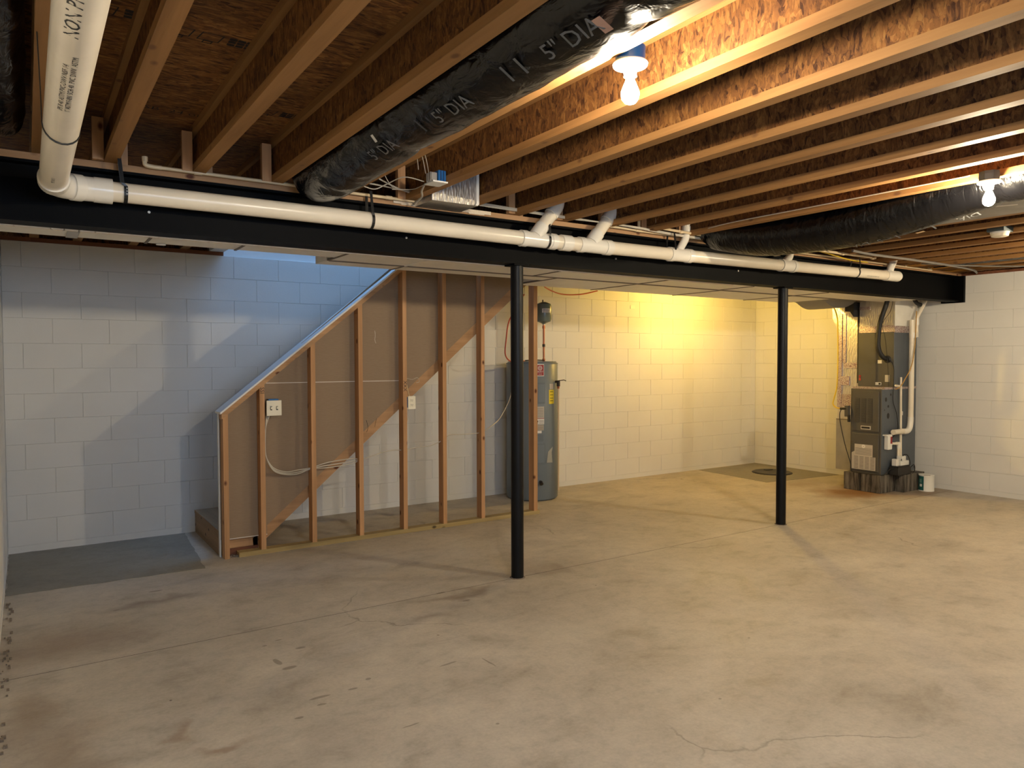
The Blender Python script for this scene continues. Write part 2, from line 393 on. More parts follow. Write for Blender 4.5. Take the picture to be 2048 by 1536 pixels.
slab(ragged([(XL+.008, 5.78), (1.075, 5.735), (1.13, 6.6), (1.15, YB-.01), (XL+.008, YB-.01)]), -.01, .0025, 'concrete_patch', CONC_P, floor)['label'] = 'smoother grey concrete patch in the corner by the stair'
slab(ragged([(7.78, 7.0), (7.70, 5.80), (8.35, 5.72), (9.0, 5.65), (9.01, 7.0)]), -.01, .0025, 'concrete_patch', CONC_P, floor)['label'] = 'grey concrete patch around the sump cover'
g = B()
for i in range(110):
    y = random.uniform(1.2, 5.7); x = XL+.008+random.uniform(.0, .04); s = random.uniform(.004, .014)
    g.box(x, x+s*1.3, y, y+s*1.6, 0, s)
o = g.build('gravel', GRAVEL, floor, kind='stuff')
g = B()
for i in range(26):
    x = random.uniform(1.27, 1.5); y = random.uniform(5.90, 5.98); s = random.uniform(.006, .02); g.box(x, x+s*1.5, y, y+s, 0, s*.7)
g.build('debris', GRAVEL, floor, kind='stuff')

# block walls ------------------------------------------------
def block_mesh(name, wd, ht, ch=.0022, d=.010):
    b = B(); a = wd/2; c = ht/2; cz = ch*.55
    b.v = [(-a, 0, -c), (a, 0, -c), (a, 0, c), (-a, 0, c), (-a+ch, -d*.35, -c+cz), (a-ch, -d*.35, -c+cz), (a-ch, -d*.35, c-cz), (-a+ch, -d*.35, c-cz), (-a, d, -c), (a, d, -c), (a, d, c), (-a, d, c)]
    b.f = [(4, 5, 6, 7), (0, 1, 5, 4), (1, 2, 6, 5), (2, 3, 7, 6), (3, 0, 4, 7), (8, 9, 1, 0), (9, 10, 2, 1), (10, 11, 3, 2), (11, 8, 0, 3)]
    me = b.mesh(name); me.materials.append(PAINT); return me
BM = {}
def blockm(wd, ht):
    k = (round(wd, 3), round(ht, 3))
    if k not in BM: BM[k] = block_mesh('block', wd, ht)
    return BM[k]
def block_wall(parent, axis, face, a0, a1, phase, z0, nrows, skip=None):
    """axis 'x': wall runs along x at y=face, looks to -y; 'yr': runs along y at x=face, looks to -x; 'yl' looks to +x"""
    P, H, G = .4064, .2032, .0022
    for r in range(nrows):
        zc = z0+H*(r+.5)
        off = phase+(0 if r % 2 == (nrows-1) % 2 else P/2)
        k0 = math.floor((a0-off)/P)
        x = off+k0*P
        while x < a1-.001:
            s = max(x, a0); e = min(x+P, a1)
            if e-s > .03:
                if not (skip and skip((s+e)/2, zc)):
                    o = bpy.data.objects.new('block', blockm(e-s-G, H-G*.4)); col.objects.link(o); o.parent = parent
                    c = (s+e)/2; j = random.uniform(-.0006, .0006)
                    o.location = (c, face+.0045+j, zc) if axis == 'x' else ((face+.0045+j, c, zc) if axis == 'yr' else (face-.0045+j, c, zc))
                    if axis == 'yr': o.rotation_euler = (0, 0, -PI/2)
                    if axis == 'yl': o.rotation_euler = (0, 0, PI/2)
            x += P
Z0 = .058
wall_back = B().box(XL-.2, XR+.2, YB+.0055, YB+.2, 0, ZW).build('wall_back', PAINT_J); wall_back['kind'] = 'structure'
block_wall(wall_back, 'x', YB, XL, XR, 1.607, Z0, 12)
B().box(XL, XR, YB-.003, YB+.01, 0, Z0-.004).build('base_course', PAINT, wall_back)
B().box(XL-.2, 1.52, YB+.0, YB+.14, ZW, JB).build('sill_plate', SILL, wall_back)
B().box(4.30, XR+.2, YB+.0, YB+.14, ZW, JB).build('sill_plate', SILL, wall_back)
B().box(XL-.3, 1.52, YB+.10, YB+.13, JB, JT).build('rim_board', OSB_WEB, wall_back)
B().box(4.30, XR+.3, YB+.10, YB+.13, JB, JT).build('rim_board', OSB_WEB, wall_back)
wall_right = B().box(XR+.0055, XR+.2, YF-.2, YB+.2, 0, ZW).build('wall_right', PAINT_J); wall_right['kind'] = 'structure'
block_wall(wall_right, 'yr', XR, YF, YB, 4.0414, Z0, 12)
B().box(XR-.003, XR+.01, YF, YB, 0, Z0-.004).build('base_course', PAINT, wall_right)
B().box(XR-.0, XR+.14, YF, YB, ZW, JB).build('sill_plate', SILL, wall_right)
B().box(XR+.10, XR+.13, YF, YB, JB, JT).build('rim_board', OSB_WEB, wall_right)
wall_left = B().box(XL-.2, XL-.0055, YF-.2, YB+.2, 0, ZW).build('wall_left', PAINT_J); wall_left['kind'] = 'structure'
block_wall(wall_left, 'yl', XL, YF, YB, 3.92, Z0, 12)
B().box(XL-.01, XL+.003, YF, YB, 0, Z0-.004).build('base_course', PAINT, wall_left)
B().box(XL-.14, XL, YF, YB, ZW, JB).build('sill_plate', LUM_Y, wall_left)
B().box(XL-.26, XL-.22, YF, YB, ZW, JT).build('rim_board', OSB_WEB, wall_left)
# front wall (behind the camera) with an unseen window added to carry the cool fill
WX0, WX1, WZ0, WZ1 = .6, 2.1, 1.55, 2.35
fw = B(); fw.box(XL-.2, WX0, YF-.2, YF, 0, JT); fw.box(WX1, XR+.2, YF-.2, YF, 0, JT); fw.box(WX0, WX1, YF-.2, YF, 0, WZ0); fw.box(WX0, WX1, YF-.2, YF, WZ1, JT)
o = fw.build('wall_front', PAINT); o['kind'] = 'structure'
win = B()
for a, b_ in ((WX0, WX0+.05), (WX1-.05, WX1), ((WX0+WX1)/2-.025, (WX0+WX1)/2+.025)): win.box(a, b_, YF-.12, YF-.06, WZ0, WZ1)
win.box(WX0, WX1, YF-.12, YF-.06, WZ0, WZ0+.05); win.box(WX0, WX1, YF-.12, YF-.06, WZ1-.05, WZ1)
o = win.build('added_window_1', WHITEP); o['kind'] = 'structure'

# subfloor panels = the ceiling
ceil = thing('ceiling', (0, 0, JT), None, None, kind='structure')
SX0, SX1, SY0 = 1.52, 4.28, 5.97
yy = YF-.1; row = 0
edges = [YF-.1, -.35, .87, 2.09, 3.31, 4.53, 5.96, 7.16]
for i in range(len(edges)-1):
    y0, y1 = edges[i], edges[i+1]
    x = XL-.3-(1.22 if i % 2 else 0)
    while x < XR+.3:
        a, b_ = max(x, XL-.3), min(x+2.44, XR+.3); x += 2.44
        if b_-a < .02: continue
        segs = [(a, b_)]
        if i == len(edges)-2: segs = [(a, min(b_, SX0)), (max(a, SX1), b_)]
        for s, e in segs:
            if e-s > .02: B().box(s+.0015, e-.0015, y0+.0015, y1-.0015, JT, JT+.018).build('subfloor_panel', OSB_SUB, ceil)
B().box(XL-.35, XR+.35, YF-.3, 5.96, JT+.018, JT+.06).build('floor_above', SILL, ceil)
B().box(XL-.35, SX0, 5.96, YB+.3, JT+.018, JT+.06).build('floor_above', SILL, ceil)
B().box(SX1, XR+.35, 5.96, YB+.3, JT+.018, JT+.06).build('floor_above', SILL, ceil)
# stairwell shaft walls on the floor above
sw = B(); sw.box(SX0-.12, SX1+.12, YB+.018, YB+.12, ZW+.0, 4.9); sw.box(SX0-.12, SX0, 5.95, YB+.01, JB+.0, 4.9); sw.box(SX1, SX1+.12, 5.95, YB+.01, JB, 4.9)
sw.box(SX0-.12, SX1+.12, 5.83, 5.95, JT+.06, 4.9); sw.box(SX0-.12, SX1+.12, 5.83, YB+.12, 4.9, 5.0)
o = sw.build('wall_stairwell', DRYW); o['kind'] = 'structure'
# printed marks under the subfloor
def under(x0, y0, ang):
    ca, sa = cos(ang), sin(ang)
    return lambda u, v: (x0+u*ca+v*sa, y0+u*sa-v*ca, JT-.0006)
INKB = plain('faded stamp ink', (.010, .006, .004), .8)
def frame(x0, y0, wd, ht, t, ang=0.0, slant=.0):
    b = B(); f = under(x0, y0, ang)
    for (u0, u1, v0, v1) in ((0, wd, 0, t), (0, wd, ht-t, ht), (0, t, 0, ht), (wd-t, wd, 0, ht)):
        n = len(b.v); b.v += [f(u0+slant*v0, v0), f(u1+slant*v0, v0), f(u1+slant*v1, v1), f(u0+slant*v1, v1)]; b.f.append((n, n+1, n+2, n+3))
    return b
def stamp(x0, y0):
    b = B()
    for dx in (0, .105):
        for q in (frame(x0+dx, y0, .08, .075, .005, slant=.15), frame(x0+dx+.022, y0+.025, .036, .025, .005, slant=.15)):
            n = len(b.v); b.v += q.v; b.f += [tuple(i+n for i in f) for f in q.f]
    f = under(x0+.215, y0, 0)
    for i in range(3):
        for j in range(3):
            n = len(b.v); u, v_ = i*.032, j*.026; b.v += [f(u, v_), f(u+.027, v_), f(u+.027, v_+.021), f(u, v_+.021)]; b.f.append((n, n+1, n+2, n+3))
    b.build('printed_stamp', INKB, ceil)

# ------------------------------------------------------------------ I-joists
fl = B().box(-.064, 0, YF, 7.11, 0, .036).mesh('bottom_flange'); ft = B().box(-.064, 0, YF, 7.11, .205, .2405).mesh('top_flange')
wb = B().box(-.038, -.027, YF, 7.11, .036, .205).mesh('web')
fls = B().box(-.064, 0, YF, 5.90, 0, .036).mesh('bottom_flange'); fts = B().box(-.064, 0, YF, 5.90, .205, .2405).mesh('top_flange')
wbs = B().box(-.038, -.027, YF, 5.90, .036, .205).mesh('web')
for m_, k_ in ((fl, FLANGE), (ft, FLANGE), (wb, OSB_WEB), (fls, FLANGE), (fts, FLANGE), (wbs, OSB_WEB)): m_.materials.append(k_)
ORD = ['first', 'second', 'third', 'fourth', 'fifth', 'sixth', 'seventh', 'eighth', 'ninth', 'tenth', 'eleventh', 'twelfth', 'thirteenth', 'fourteenth', 'fifteenth', 'sixteenth', 'seventeenth', 'eighteenth', 'nineteenth', 'twentieth', 'twenty-first', 'twenty-second', 'twenty-third']
SPEC = {0: 'I-joist hard by the big white pipe, nearest the left wall', 1: 'I-joist right of the big white pipe, the first with its whole underside bare',
        2: 'I-joist with OSB web, second to the right of the big white pipe', 3: 'I-joist along the left side of the long black flexible duct',
        4: 'I-joist between the long black duct and the nearer bare bulb', 5: 'brightly lit I-joist just right of the nearer bulb, blue box on it',
        10: 'I-joist just left of the farther bare bulb', 11: 'I-joist behind the farther bulb, left edge of the sagging black duct',
        12: 'I-joist above the right side of the sagging black duct', 13: 'I-joist left side of the sheet metal panel past the farther bulb',
        14: 'dark I-joist right of the sheet metal panel', 15: 'I-joist just left of the round white smoke detector', 16: 'I-joist just right of the smoke detector'}
JX = [.105]+[.405+.4064*k for k in range(22)]
for i, X in enumerate(JX):
    t = thing('floor_joist', (X, 0, JB), SPEC.get(i, 'wooden I-joist with OSB web, the %s counted from the left wall' % ORD[i]), 'joist', 'I-joists under the subfloor')
    short = SX0-.02 < X < SX1+.07
    for nm, me in ((('bottom_flange', fls), ('web', wbs), ('top_flange', fts)) if short else (('bottom_flange', fl), ('web', wb), ('top_flange', ft))):
        o = bpy.data.objects.new(nm, me); col.objects.link(o); o.parent = t
# header and trimmers around the stair opening
tag(B().box(SX0-.1, SX1+.05, 5.905, 5.945, JB, JT).build('stair_header', LUM_X), 'lumber header closing the joist ends along the stair opening', 'header')
# squash blocks standing on the beam beside each joist
me = B().box(-.155, -.105, 4.13, 4.165, 0, .205).mesh('squash_block'); me.materials.append(STUD)
me2 = B().box(.012, .047, 4.20, 4.235, 0, .205).mesh('squash_block'); me2.materials.append(STUD)
for i, X in enumerate(JX[1:16]):
    o = bpy.data.objects.new('squash_block', me); col.objects.link(o); o.location = (X+.04, 0, JB)
    tag(o, 'short upright lumber block on the beam, left of the %s joist from the left wall' % ORD[i+1], 'wood block', 'squash blocks on the beam')
    if i in (0, 1, 2, 4, 6):
        o = bpy.data.objects.new('squash_block', me2); col.objects.link(o); o.location = (X, 0, JB)
        tag(o, 'pale lumber block on the beam, right of the %s joist from the left wall' % ORD[i+1], 'wood block', 'squash blocks on the beam')
stamp(.46, 3.02); stamp(.10, 2.98)
text('printed_stamp', 'OSB  24 oc', .07, under(.44, 3.98, 0), INKB, ceil)
stamp(.87, 3.75)

# ------------------------------------------------------------------ steel beam and posts
BY = 4.25; BZ0, BZ1 = 2.205, 2.497; HW = .070
beam = thing('steel_beam', (XL, BY, BZ0), 'black painted steel I-beam running across the whole basement', 'beam')
BX1 = 8.99
B().box(XL-.12, BX1, BY-HW, BY+HW, BZ0, BZ0+.013).build('bottom_flange', BLACK, beam)
B().box(XL-.12, BX1, BY-.006, BY+.006, BZ0+.013, BZ1-.013).build('web', BLACK, beam)
B().box(XL-.12, BX1, BY-HW, BY+HW, BZ1-.013, BZ1).build('top_flange', BLACK, beam)
B().box(BX1, XR+.02, 4.13, 4.38, BZ0-.012, BZ1+.0).build('end_block', BLACK, beam)
pl = B(); pl.box(XL-.12, XR, BY-HW-.005, BY+HW+.005, BZ1, JB-.0005); pl.build('nailer_plate', LUM_X, beam)
for (x, y, lab) in ((2.872, 4.25, 'black steel post in the middle, in front of the water heater'), (5.843, 4.25, 'black steel post standing farther right, left of the furnace')):
    p = thing('steel_post', (x, y, 0), lab, 'post', 'steel posts under the beam')
    B().lathe([(.0445, 0), (.0445, BZ0-.010)], (x, y, 0), seg=32).build('shaft', POSTM, p, smooth=True)
    B().box(x-.062, x+.062, y-.062, y+.062, BZ0-.010, BZ0).build('cap_plate', BLACK, p)
    b = B().lathe([(.056, 0), (.052, .004)], (x, y, 0), seg=20); b.build('grout_collar', GRAVEL, p)
# bolts
for x in (2.02, 3.78, 5.2, .55):
    B().lathe([(.007, -.009), (.007, -.003), (.007, 0)], (x, BY-.006, BZ0+.11), 'y', 8).build('bolt', GALV, beam)

# ------------------------------------------------------------------ duct trunks behind the beam
tr = thing('supply_duct', (0, 4.34, BZ0), 'long low sheet metal duct running right behind the black beam', 'duct')
ed = [XL+.005, .577, 1.065, 1.69, 2.25, 3.36, 4.50, 5.55, 6.70, 8.40]
for i in range(len(ed)-1):
    y1 = 4.615 if ed[i] < 1.6 else 4.745
    b = B().box(ed[i]+.002, ed[i+1]-.002, 4.345, y1, BZ0+.004, 2.49).build('duct_section', DUCTW, tr, bevel=.004)
    if i: B().box(ed[i]-.007, ed[i]+.007, 4.343, y1+.002, BZ0-.001, BZ0+.012).build('seam_cleat', DUCTS if i not in (4,) else DUCTW, tr)
b = B()
x = XL+.01
while x < 5.2:
    l_ = random.uniform(.06, .16); h = random.uniform(.006, .013); b.box(x, x+l_, 4.330, 4.343+random.uniform(0, .006), BZ0-.006, BZ0+.03); x += l_-.004
b.build('sealant_bead', SEALANT, tr)
B().box(.19, .245, 4.342, 4.618, BZ0-.001, BZ0+.004).build('tape_band', GALV, tr)
B().lathe([(.026, 0), (.026, .004)], (.655, 4.60, BZ0-.004), 'z', 16).build('tape_disc', DUCTW, tr)
rt = thing('return_duct', (1.7, 4.77, BZ0), 'wide flat sheet metal duct beside the long duct, seams crossing its underside', 'duct')
ed = [1.70, 2.25, 3.62, 4.50, 5.60, 6.72, 7.45]
for i in range(len(ed)-1):
    ye = 4.985 if ed[i] < 3.6 else 5.40; B().box(ed[i]+.002, ed[i+1]-.002, 4.765, ye, BZ0+.004, 2.49).build('duct_section', DUCTW, rt, bevel=.004)
    if i: B().box(ed[i]-.006, ed[i]+.006, 4.763, ye+.002, BZ0-.001, BZ0+.012).build('seam_cleat', DUCTS, rt)
B().box(1.70, 7.45, 4.745, 4.765, BZ0-.002, BZ0+.02).build('joint_strip', DUCTS, rt)
B().box(1.685, 1.70, 4.765, 4.985, BZ0+.004, 2.49).build('end_cap', DUCTW, rt); B().box(1.66, 1.684, 4.755, 4.80, BZ0+.03, 2.49).build('hanger_block', SILL, rt)
# sagging insulation sleeve past the flat duct
b = B(); n = 26
for i in range(n+1):
    t = i/n; x = 7.40+.95*t; z = 2.235-.085*math.sin(min(1, max(0, (t-.28)/.72))*PI)**1.0-.022*abs(math.sin(t*PI*3))*(1-t)
    b.v += [(x, 5.05, z), (x, 5.42, z), (x, 5.42, 2.42), (x, 5.05, 2.42)]
for i in range(n):
    for j in range(4): a_ = i*4+j; c_ = i*4+(j+1) % 4; b.f.append((a_, c_, c_+4, a_+4))
b.f += [(3, 2, 1, 0), (n*4, n*4+1, n*4+2, n*4+3)]
tag(b.build('duct_sleeve', plain('grey sagging wrap', (.30, .285, .25), .6), smooth=True), 'grey insulation wrap sagging under the joists left of the furnace', 'insulation')

# ------------------------------------------------------------------ stairs and their stud wall
SL = .809
st = thing('staircase', (1.24, 6.5, 0), 'wooden staircase climbing right between the stud wall and the block wall', 'staircase')
n = 13; RISE, RUN = .2, .2472
for i in range(n):
    x = 1.24+RUN*i; z = RISE*(i+1)
    if z > 2.70: break
    B().box(x, x+.022, 6.035, YB-.01, z-RISE, z-.028).build('riser', LUM_Y, st)
    B().box(x-.012 if i else x-.004, x+RUN+.02, 6.035, YB-.01, z-.028, z).build('tread', LUM_Y, st)
# small notch filler at the wall end of the first step
zt = lambda x: .220+.854*(x-1.617)
zb = lambda x: zt(x)-.118
B().prism([(1.50, .012), (4.30, zb(4.30)), (4.30, zt(4.30)), (1.60, zt(1.60)), (1.49, .11)], 'y', 6.012, 6.036).build('stringer', LUM_X, st)
B().prism([(1.79, 0), (4.30, zb(4.30)), (4.30, zt(4.30)+.1), (1.60, zt(1.60)+.1), (1.55, 0)], 'y', YB-.045, YB-.012).build('stringer', LUM_X, st)
B().box(1.285, 1.53, 6.012, 6.034, 0, .132).build('skirt_board', LUM_X, st)
B().box(1.26, 1.53, 5.998, 6.012, 0, .055).build('skirt_board', SILL, st)
sp = thing('stair_partition', (2.7, 5.95, 0), 'open stud wall with brown drywall backing along the stairs', 'partition')
B().box(1.36, 4.26, 5.90, 5.989, 0, .036).build('bottom_plate', TREATED, sp)
ztop = lambda x: 1.136+SL*(x-1.243)      # underside line of the sloped plate's cap
studs = [1.252, 1.531, 1.944, 2.357, 2.770, 3.168, 3.578, 4.187]
for i, x in enumerate(studs):
    wd = .038 if i < 7 else .045
    z0 = .036 if i else .0
    zt0, zt1 = ztop(x)-.048, ztop(x+wd)-.048
    if zt0 > JB: zt0 = zt1 = JB-.001
    zt1 = min(zt1, JB-.001); zt0 = min(zt0, JB-.001)
    b = B().prism([(x, z0), (x+wd, z0), (x+wd, zt1), (x, zt0)], 'y', 5.90, 5.989)
    b.build('stud', STUD, sp)
xe = 2.93
B().prism([(1.243, ztop(1.243)-.048), (1.243, ztop(1.243)), (xe, ztop(xe)), (xe, ztop(xe)-.048)], 'y', 5.895, 5.989).build('sloped_plate', LUM_X, sp)
B().prism([(1.232, ztop(1.232)), (1.232, ztop(1.232)+.016), (xe, ztop(xe)+.016), (xe, ztop(xe))], 'y', 5.885, 6.075).build('cap_board', DRYW, sp, label='white cap along the sloped top')
# drywall with paper back towards the camera
xl, xr = 1.243, 4.19
b = B().prism([(1.243, .134), (1.60, .134), (1.60, zt(1.60)+.002), (3.2, zt(3.2)+.002), (4.15, zt(4.15)+.002), (4.19, JB-.01), (2.90, JB-.01), (1.243, ztop(1.243)-.002)], 'y', 5.990, 6.003)
b.build('drywall_panel', BROWNPAPER, sp)
B().box(1.29, 1.60, 5.986, 5.992, .131, .137).build('paper_edge', PAPERW, sp)
B().box(1.55, 2.79, 5.9885, 5.9895, 1.356, 1.362).build('drywall_joint', PAPERW, sp)
B().box(1.236, 1.246, 5.992, 6.03, 0, ztop(1.232)).build('end_drywall', DRYW, sp)
# carpenter's pencil figures on the studs
def front(x0, z0, y=5.8994): return lambda u, v: (x0+u, y, z0+v)
def front90(x0, z0, y=5.8994): return lambda u, v: (x0+v, y, z0-u)
text('stud_marking', 'SSI', .045, front90(1.537, 1.33), INK, sp)
text('stud_marking', 'XXX', .045, front90(2.776, 1.36), INK, sp)
def squig(pts, r=.0022): return B().tube(pts, r, 5, smooth=3)
squig([(2.46, 5.989, 1.02), (2.468, 5.989, .99), (2.475, 5.989, .95), (2.462, 5.989, .915)], .0016).build('glue_mark', INKB, sp)
squig([(2.555, 5.989, 1.03), (2.545, 5.989, .99), (2.538, 5.989, .955)], .0014).build('glue_mark', INKB, sp)
squig([(2.545, 5.989, 1.80), (2.55, 5.989, 1.76), (2.545, 5.989, 1.72), (2.555, 5.989, 1.69)], .002).build('paper_scuff', PAPERW, sp)
# switch box, outlet
sw_ = thing('light_switch', (1.64, 5.89, 1.16), 'two-gang cream switch plate on a blue box by the second stud', 'switch')
B().box(1.602, 1.68, 5.905, 5.965, 1.104, 1.234).build('junction_box', BLUE, sw_)
B().box(1.583, 1.701, 5.893, 5.900, 1.100, 1.222).build('cover_plate', PLATEC, sw_, bevel=.002)
for x in (1.619, 1.665): B().box(x-.005, x+.005, 5.880, 5.893, 1.153, 1.172).build('toggle', PLATEC, sw_); B().box(x-.007, x+.007, 5.8915, 5.893, 1.145, 1.176).build('toggle_slot', INK, sw_)
ou = thing('wall_outlet', (2.845, 5.89, 1.16), 'cream duplex outlet fixed to the side of the fifth stud', 'outlet')
B().box(2.812, 2.870, 5.905, 5.965, 1.12, 1.21).build('junction_box', BLUE, ou)
B().box(2.815, 2.889, 5.893, 5.900, 1.105, 1.222).build('cover_plate', PLATEC, ou, bevel=.002)
for z in (1.143, 1.185):
    B().box(2.835, 2.869, 5.890, 5.893, z-.014, z+.014).build('receptacle', PLATEC, ou, bevel=.001)
    b = B(); b.box(2.844, 2.847, 5.8893, 5.890, z-.003, z+.006); b.box(2.857, 2.860, 5.8893, 5.890, z-.003, z+.006); b.box(2.850, 2.854, 5.8893, 5.890, z-.010, z-.006); b.build('slots', INK, ou)
# cables in the stud wall
def cable(name, pts, r, mat, label, cat='cable', group=None, sm=6, seg=8):
    return tag(B().tube(pts, r, seg, smooth=sm).build(name, mat, smooth=True), label, cat, group)
for k, dz in enumerate((0, .012, -.010)):
    cable('power_cable', [(1.595+.012*k, 5.95, 1.10), (1.585, 5.94, 1.0), (1.575, 5.925, .86), (1.585, 5.92, .76), (1.64, 5.92, .665+dz), (1.74, 5.93, .625+dz), (1.85, 5.945, .625+dz*1.4), (1.955, 5.95, .645+dz*.4), (2.10, 5.945, .66+dz*2), (2.30, 5.945, .675+dz*2), (2.375, 5.95, .683+dz*.3)], .0045, CABLE, ('upper', 'middle', 'lower')[(0, 1, 2)[k]] and ('middle', 'upper', 'lowest')[k]+' of three white cables looping from the switch box to the fourth stud', group='switch cables')
cable('power_cable', [(2.375, 5.95, .685), (2.46, 5.945, .70), (2.6, 5.945, .735), (2.70, 5.945, .745), (2.79, 5.95, .74), (2.95, 5.945, .755), (3.06, 5.945, .76), (3.187, 5.95, .80), (3.26, 5.945, .845), (3.4, 5.945, .845), (3.597, 5.95, .85), (3.75, 6.0, .90), (3.92, 6.1, .97), (4.1, 6.2, 1.15), (4.16, 6.25, 1.30)], .0045, CABLE, 'white cable run through the studs toward the water heater')
cable('power_cable', [(2.84, 5.95, 1.10), (2.835, 5.945, 1.02), (2.81, 5.94, .93), (2.797, 5.945, .86), (2.80, 5.95, .745)], .004, CABLE, 'short white cable hanging below the outlet')
cable('power_cable', [(2.80, 5.93, 2.30), (2.812, 5.93, 2.0), (2.818, 5.93, 1.7), (2.81, 5.93, 1.45), (2.815, 5.925, 1.33), (2.845, 5.93, 1.22)], .0045, plain('yellowed cable', (.62, .48, .26), .5), 'cream cable stapled down the fifth stud to the outlet')
cable('low_voltage_wire', [(2.81, 5.92, 1.38), (2.86, 5.90, 1.37), (2.91, 5.90, 1.385), (2.93, 5.90, 1.35), (2.90, 5.90, 1.34)], .002, CABLE, 'thin curled white wire end above the outlet', 'wire')

# ------------------------------------------------------------------ water heater
WX, WY, WR = 4.720, 6.685, .287
wh = thing('water_heater', (WX, WY, 0), 'tall grey electric water heater standing behind the last stud', 'water heater')
B().lathe([(WR-.01, .008), (WR, .02), (WR, 1.50), (WR-.02, 1.525), (.0, 1.530)], (WX, WY, 0), seg=64).build('tank', TANK, wh, smooth=True)
B().lathe([(WR+.003, 1.497), (WR+.003, 1.508)], (WX, WY, 0), seg=64).build('top_rim', TANKD, wh, smooth=True)
def onc(cx, cy, R, ang): return (cx+R*cos(ang), cy+R*sin(ang))
def curved(a0, a1, z0, z1, off, name, mat, par, cx=WX, cy=WY, R=WR, th=.004, **k):
    b = B(); n = 8
    for i in range(n+1):
        a = a0+(a1-a0)*i/n; x, y = onc(cx, cy, R+off+th, a); x2, y2 = onc(cx, cy, R+off-.002, a)
        b.v += [(x, y, z0), (x, y, z1), (x2, y2, z1), (x2, y2, z0)]
    for i in range(n):
        for j in range(4): a_ = i*4+j; c_ = i*4+(j+1) % 4; b.f.append((a_, c_, c_+4, a_+4))
    b.f += [(3, 2, 1, 0), (n*4, n*4+1, n*4+2, n*4+3)]
    return b.build(name, mat, par, **k)
AF = math.atan2(-WY, -WX)          # direction to the camera
d = math.radians
A = lambda deg: AF+d(deg)           # positive = to the right in view
rl = curved(A(8), A(27), 1.365, 1.495, 0, 'label', LABELW, wh, th=.001)
curved(A(9), A(26), 1.372, 1.488, .001, 'label', REDLAB, wh, th=.001, label='red label with white ring emblem')
def oncyl(ang0, z0, off=.0035, cx=WX, cy=WY, R=WR): return lambda u, v: (*onc(cx, cy, R+off, ang0+u/R), z0+v)
text('label_print', 'SELECT', .024, oncyl(A(10.5), 1.405), LABELW, wh, .9)
text('label_print', 'ENERGY', .012, oncyl(A(14), 1.383), LABELW, wh, .9)
b = B(); f_ = oncyl(A(17.5), 1.452)
for r0, r1 in ((.024, .019), (.012, .008)):
    n0 = len(b.v); K = 24
    for i in range(K):
        t = 2*PI*i/K; b.v += [f_(r0*cos(t), r0*sin(t)), f_(r1*cos(t), r1*sin(t))]
    for i in range(K): j = (i+1) % K; b.f.append((n0+2*i, n0+2*j, n0+2*j+1, n0+2*i+1))
b.build('label_emblem', LABELW, wh)
curved(A(10), A(29), 1.065, 1.295, 0, 'access_panel', TANKD, wh, th=.006)
curved(A(13), A(27), 1.085, 1.275, .006, 'panel_face', TANK, wh, th=.004)
curved(A(9), A(29), .405, .635, 0, 'access_panel', TANKD, wh, th=.006)
curved(A(12), A(27), .425, .615, .006, 'panel_face', TANK, wh, th=.004)
curved(A(8), A(25), .655, .73, 0, 'rating_plate', TANKD, wh, th=.002)
l1 = curved(A(6), A(27), .84, 1.035, 0, 'label', LABEL, wh, th=.001, label='grey printed instruction label')
curved(A(6), A(27), .845, .905, .0012, 'label', LABELW, wh, th=.001); curved(A(6), A(27), .903, .909, .0022, 'label_line', REDLAB, wh, th=.001)
for i in range(6): curved(A(8), A(25), .925+i*.017, .928+i*.017, .0012, 'label_line', FURN, wh, th=.0008)
text('label_figure', '!', .05, oncyl(A(10), .85, .0045), INK, wh, 1.6)
for i in range(3): curved(A(15), A(26), .853+i*.014, .857+i*.014, .0022, 'label_line', FURN, wh, th=.0008)
curved(A(7), A(26), .775, .835, 0, 'label', LABEL, wh, th=.001)
for i in range(4): curved(A(7.5), A(25), .780+i*.014, .786+i*.014, .0012, 'label_line', plain('dim gold', (.22, .17, .10), .6), wh, th=.0008)
curved(A(9), A(21), .745, .772, 0, 'label', LABELW, wh, th=.001)
curved(A(40), A(56), 1.06, 1.215, 0, 'energy_label', YELLAB, wh, th=.001, label='yellow energy label')
for z in (1.09, 1.12, 1.155, 1.19): curved(A(43), A(53), z, z+.006, .0012, 'label_line', INK, wh, th=.0008)
curved(A(42), A(54), 1.22, 1.28, 0, 'label', LABEL, wh, th=.001)
x, y = onc(WX, WY, WR, A(18)); dx, dy = cos(A(18)), sin(A(18))
B().tube([(x, y, .215), (x+dx*.035, y+dy*.035, .215)], .016, 10).build('drain_valve', BRASSD, wh)
B().tube([(x+dx*.03, y+dy*.03, .205), (x+dx*.045, y+dy*.045, .195)], .021, 10).build('drain_valve', BRASSD, wh)
rx, ry = onc(WX, WY, WR+.035, A(64))
B().tube([onc(WX, WY, WR-.01, A(64))+(1.30,), (rx, ry, 1.30)], .014, 10).build('relief_valve', BRASSD, wh)
B().tube([(rx, ry, 1.315), (rx, ry, 1.25)], .019, 12).build('relief_valve', BRASSD, wh)
B().tube([(rx, ry, 1.312), (rx+.055, ry-.03, 1.32), (rx+.075, ry-.04, 1.31)], .005, 6).build('relief_lever', BRASSD, wh)
B().tube([(rx, ry, 1.25), (rx, ry, 1.225)], .0135, 12).build('adapter', COPPER, wh)
B().tube([(rx, ry, 1.23), (rx, ry, .10)], .0105, 12).build('discharge_pipe', CPVC, wh, smooth=True)
b = B(); f_ = oncyl(A(33), .42, .005); b.v = [f_(0, 0), f_(.085, -.005), f_(.07, .11), f_(.09, .17), f_(.02, .12)]; b.f = [(0, 1, 2, 3, 4)]
b.build('peeling_tape', plain('clear tape', (.36, .36, .33), .3), wh)
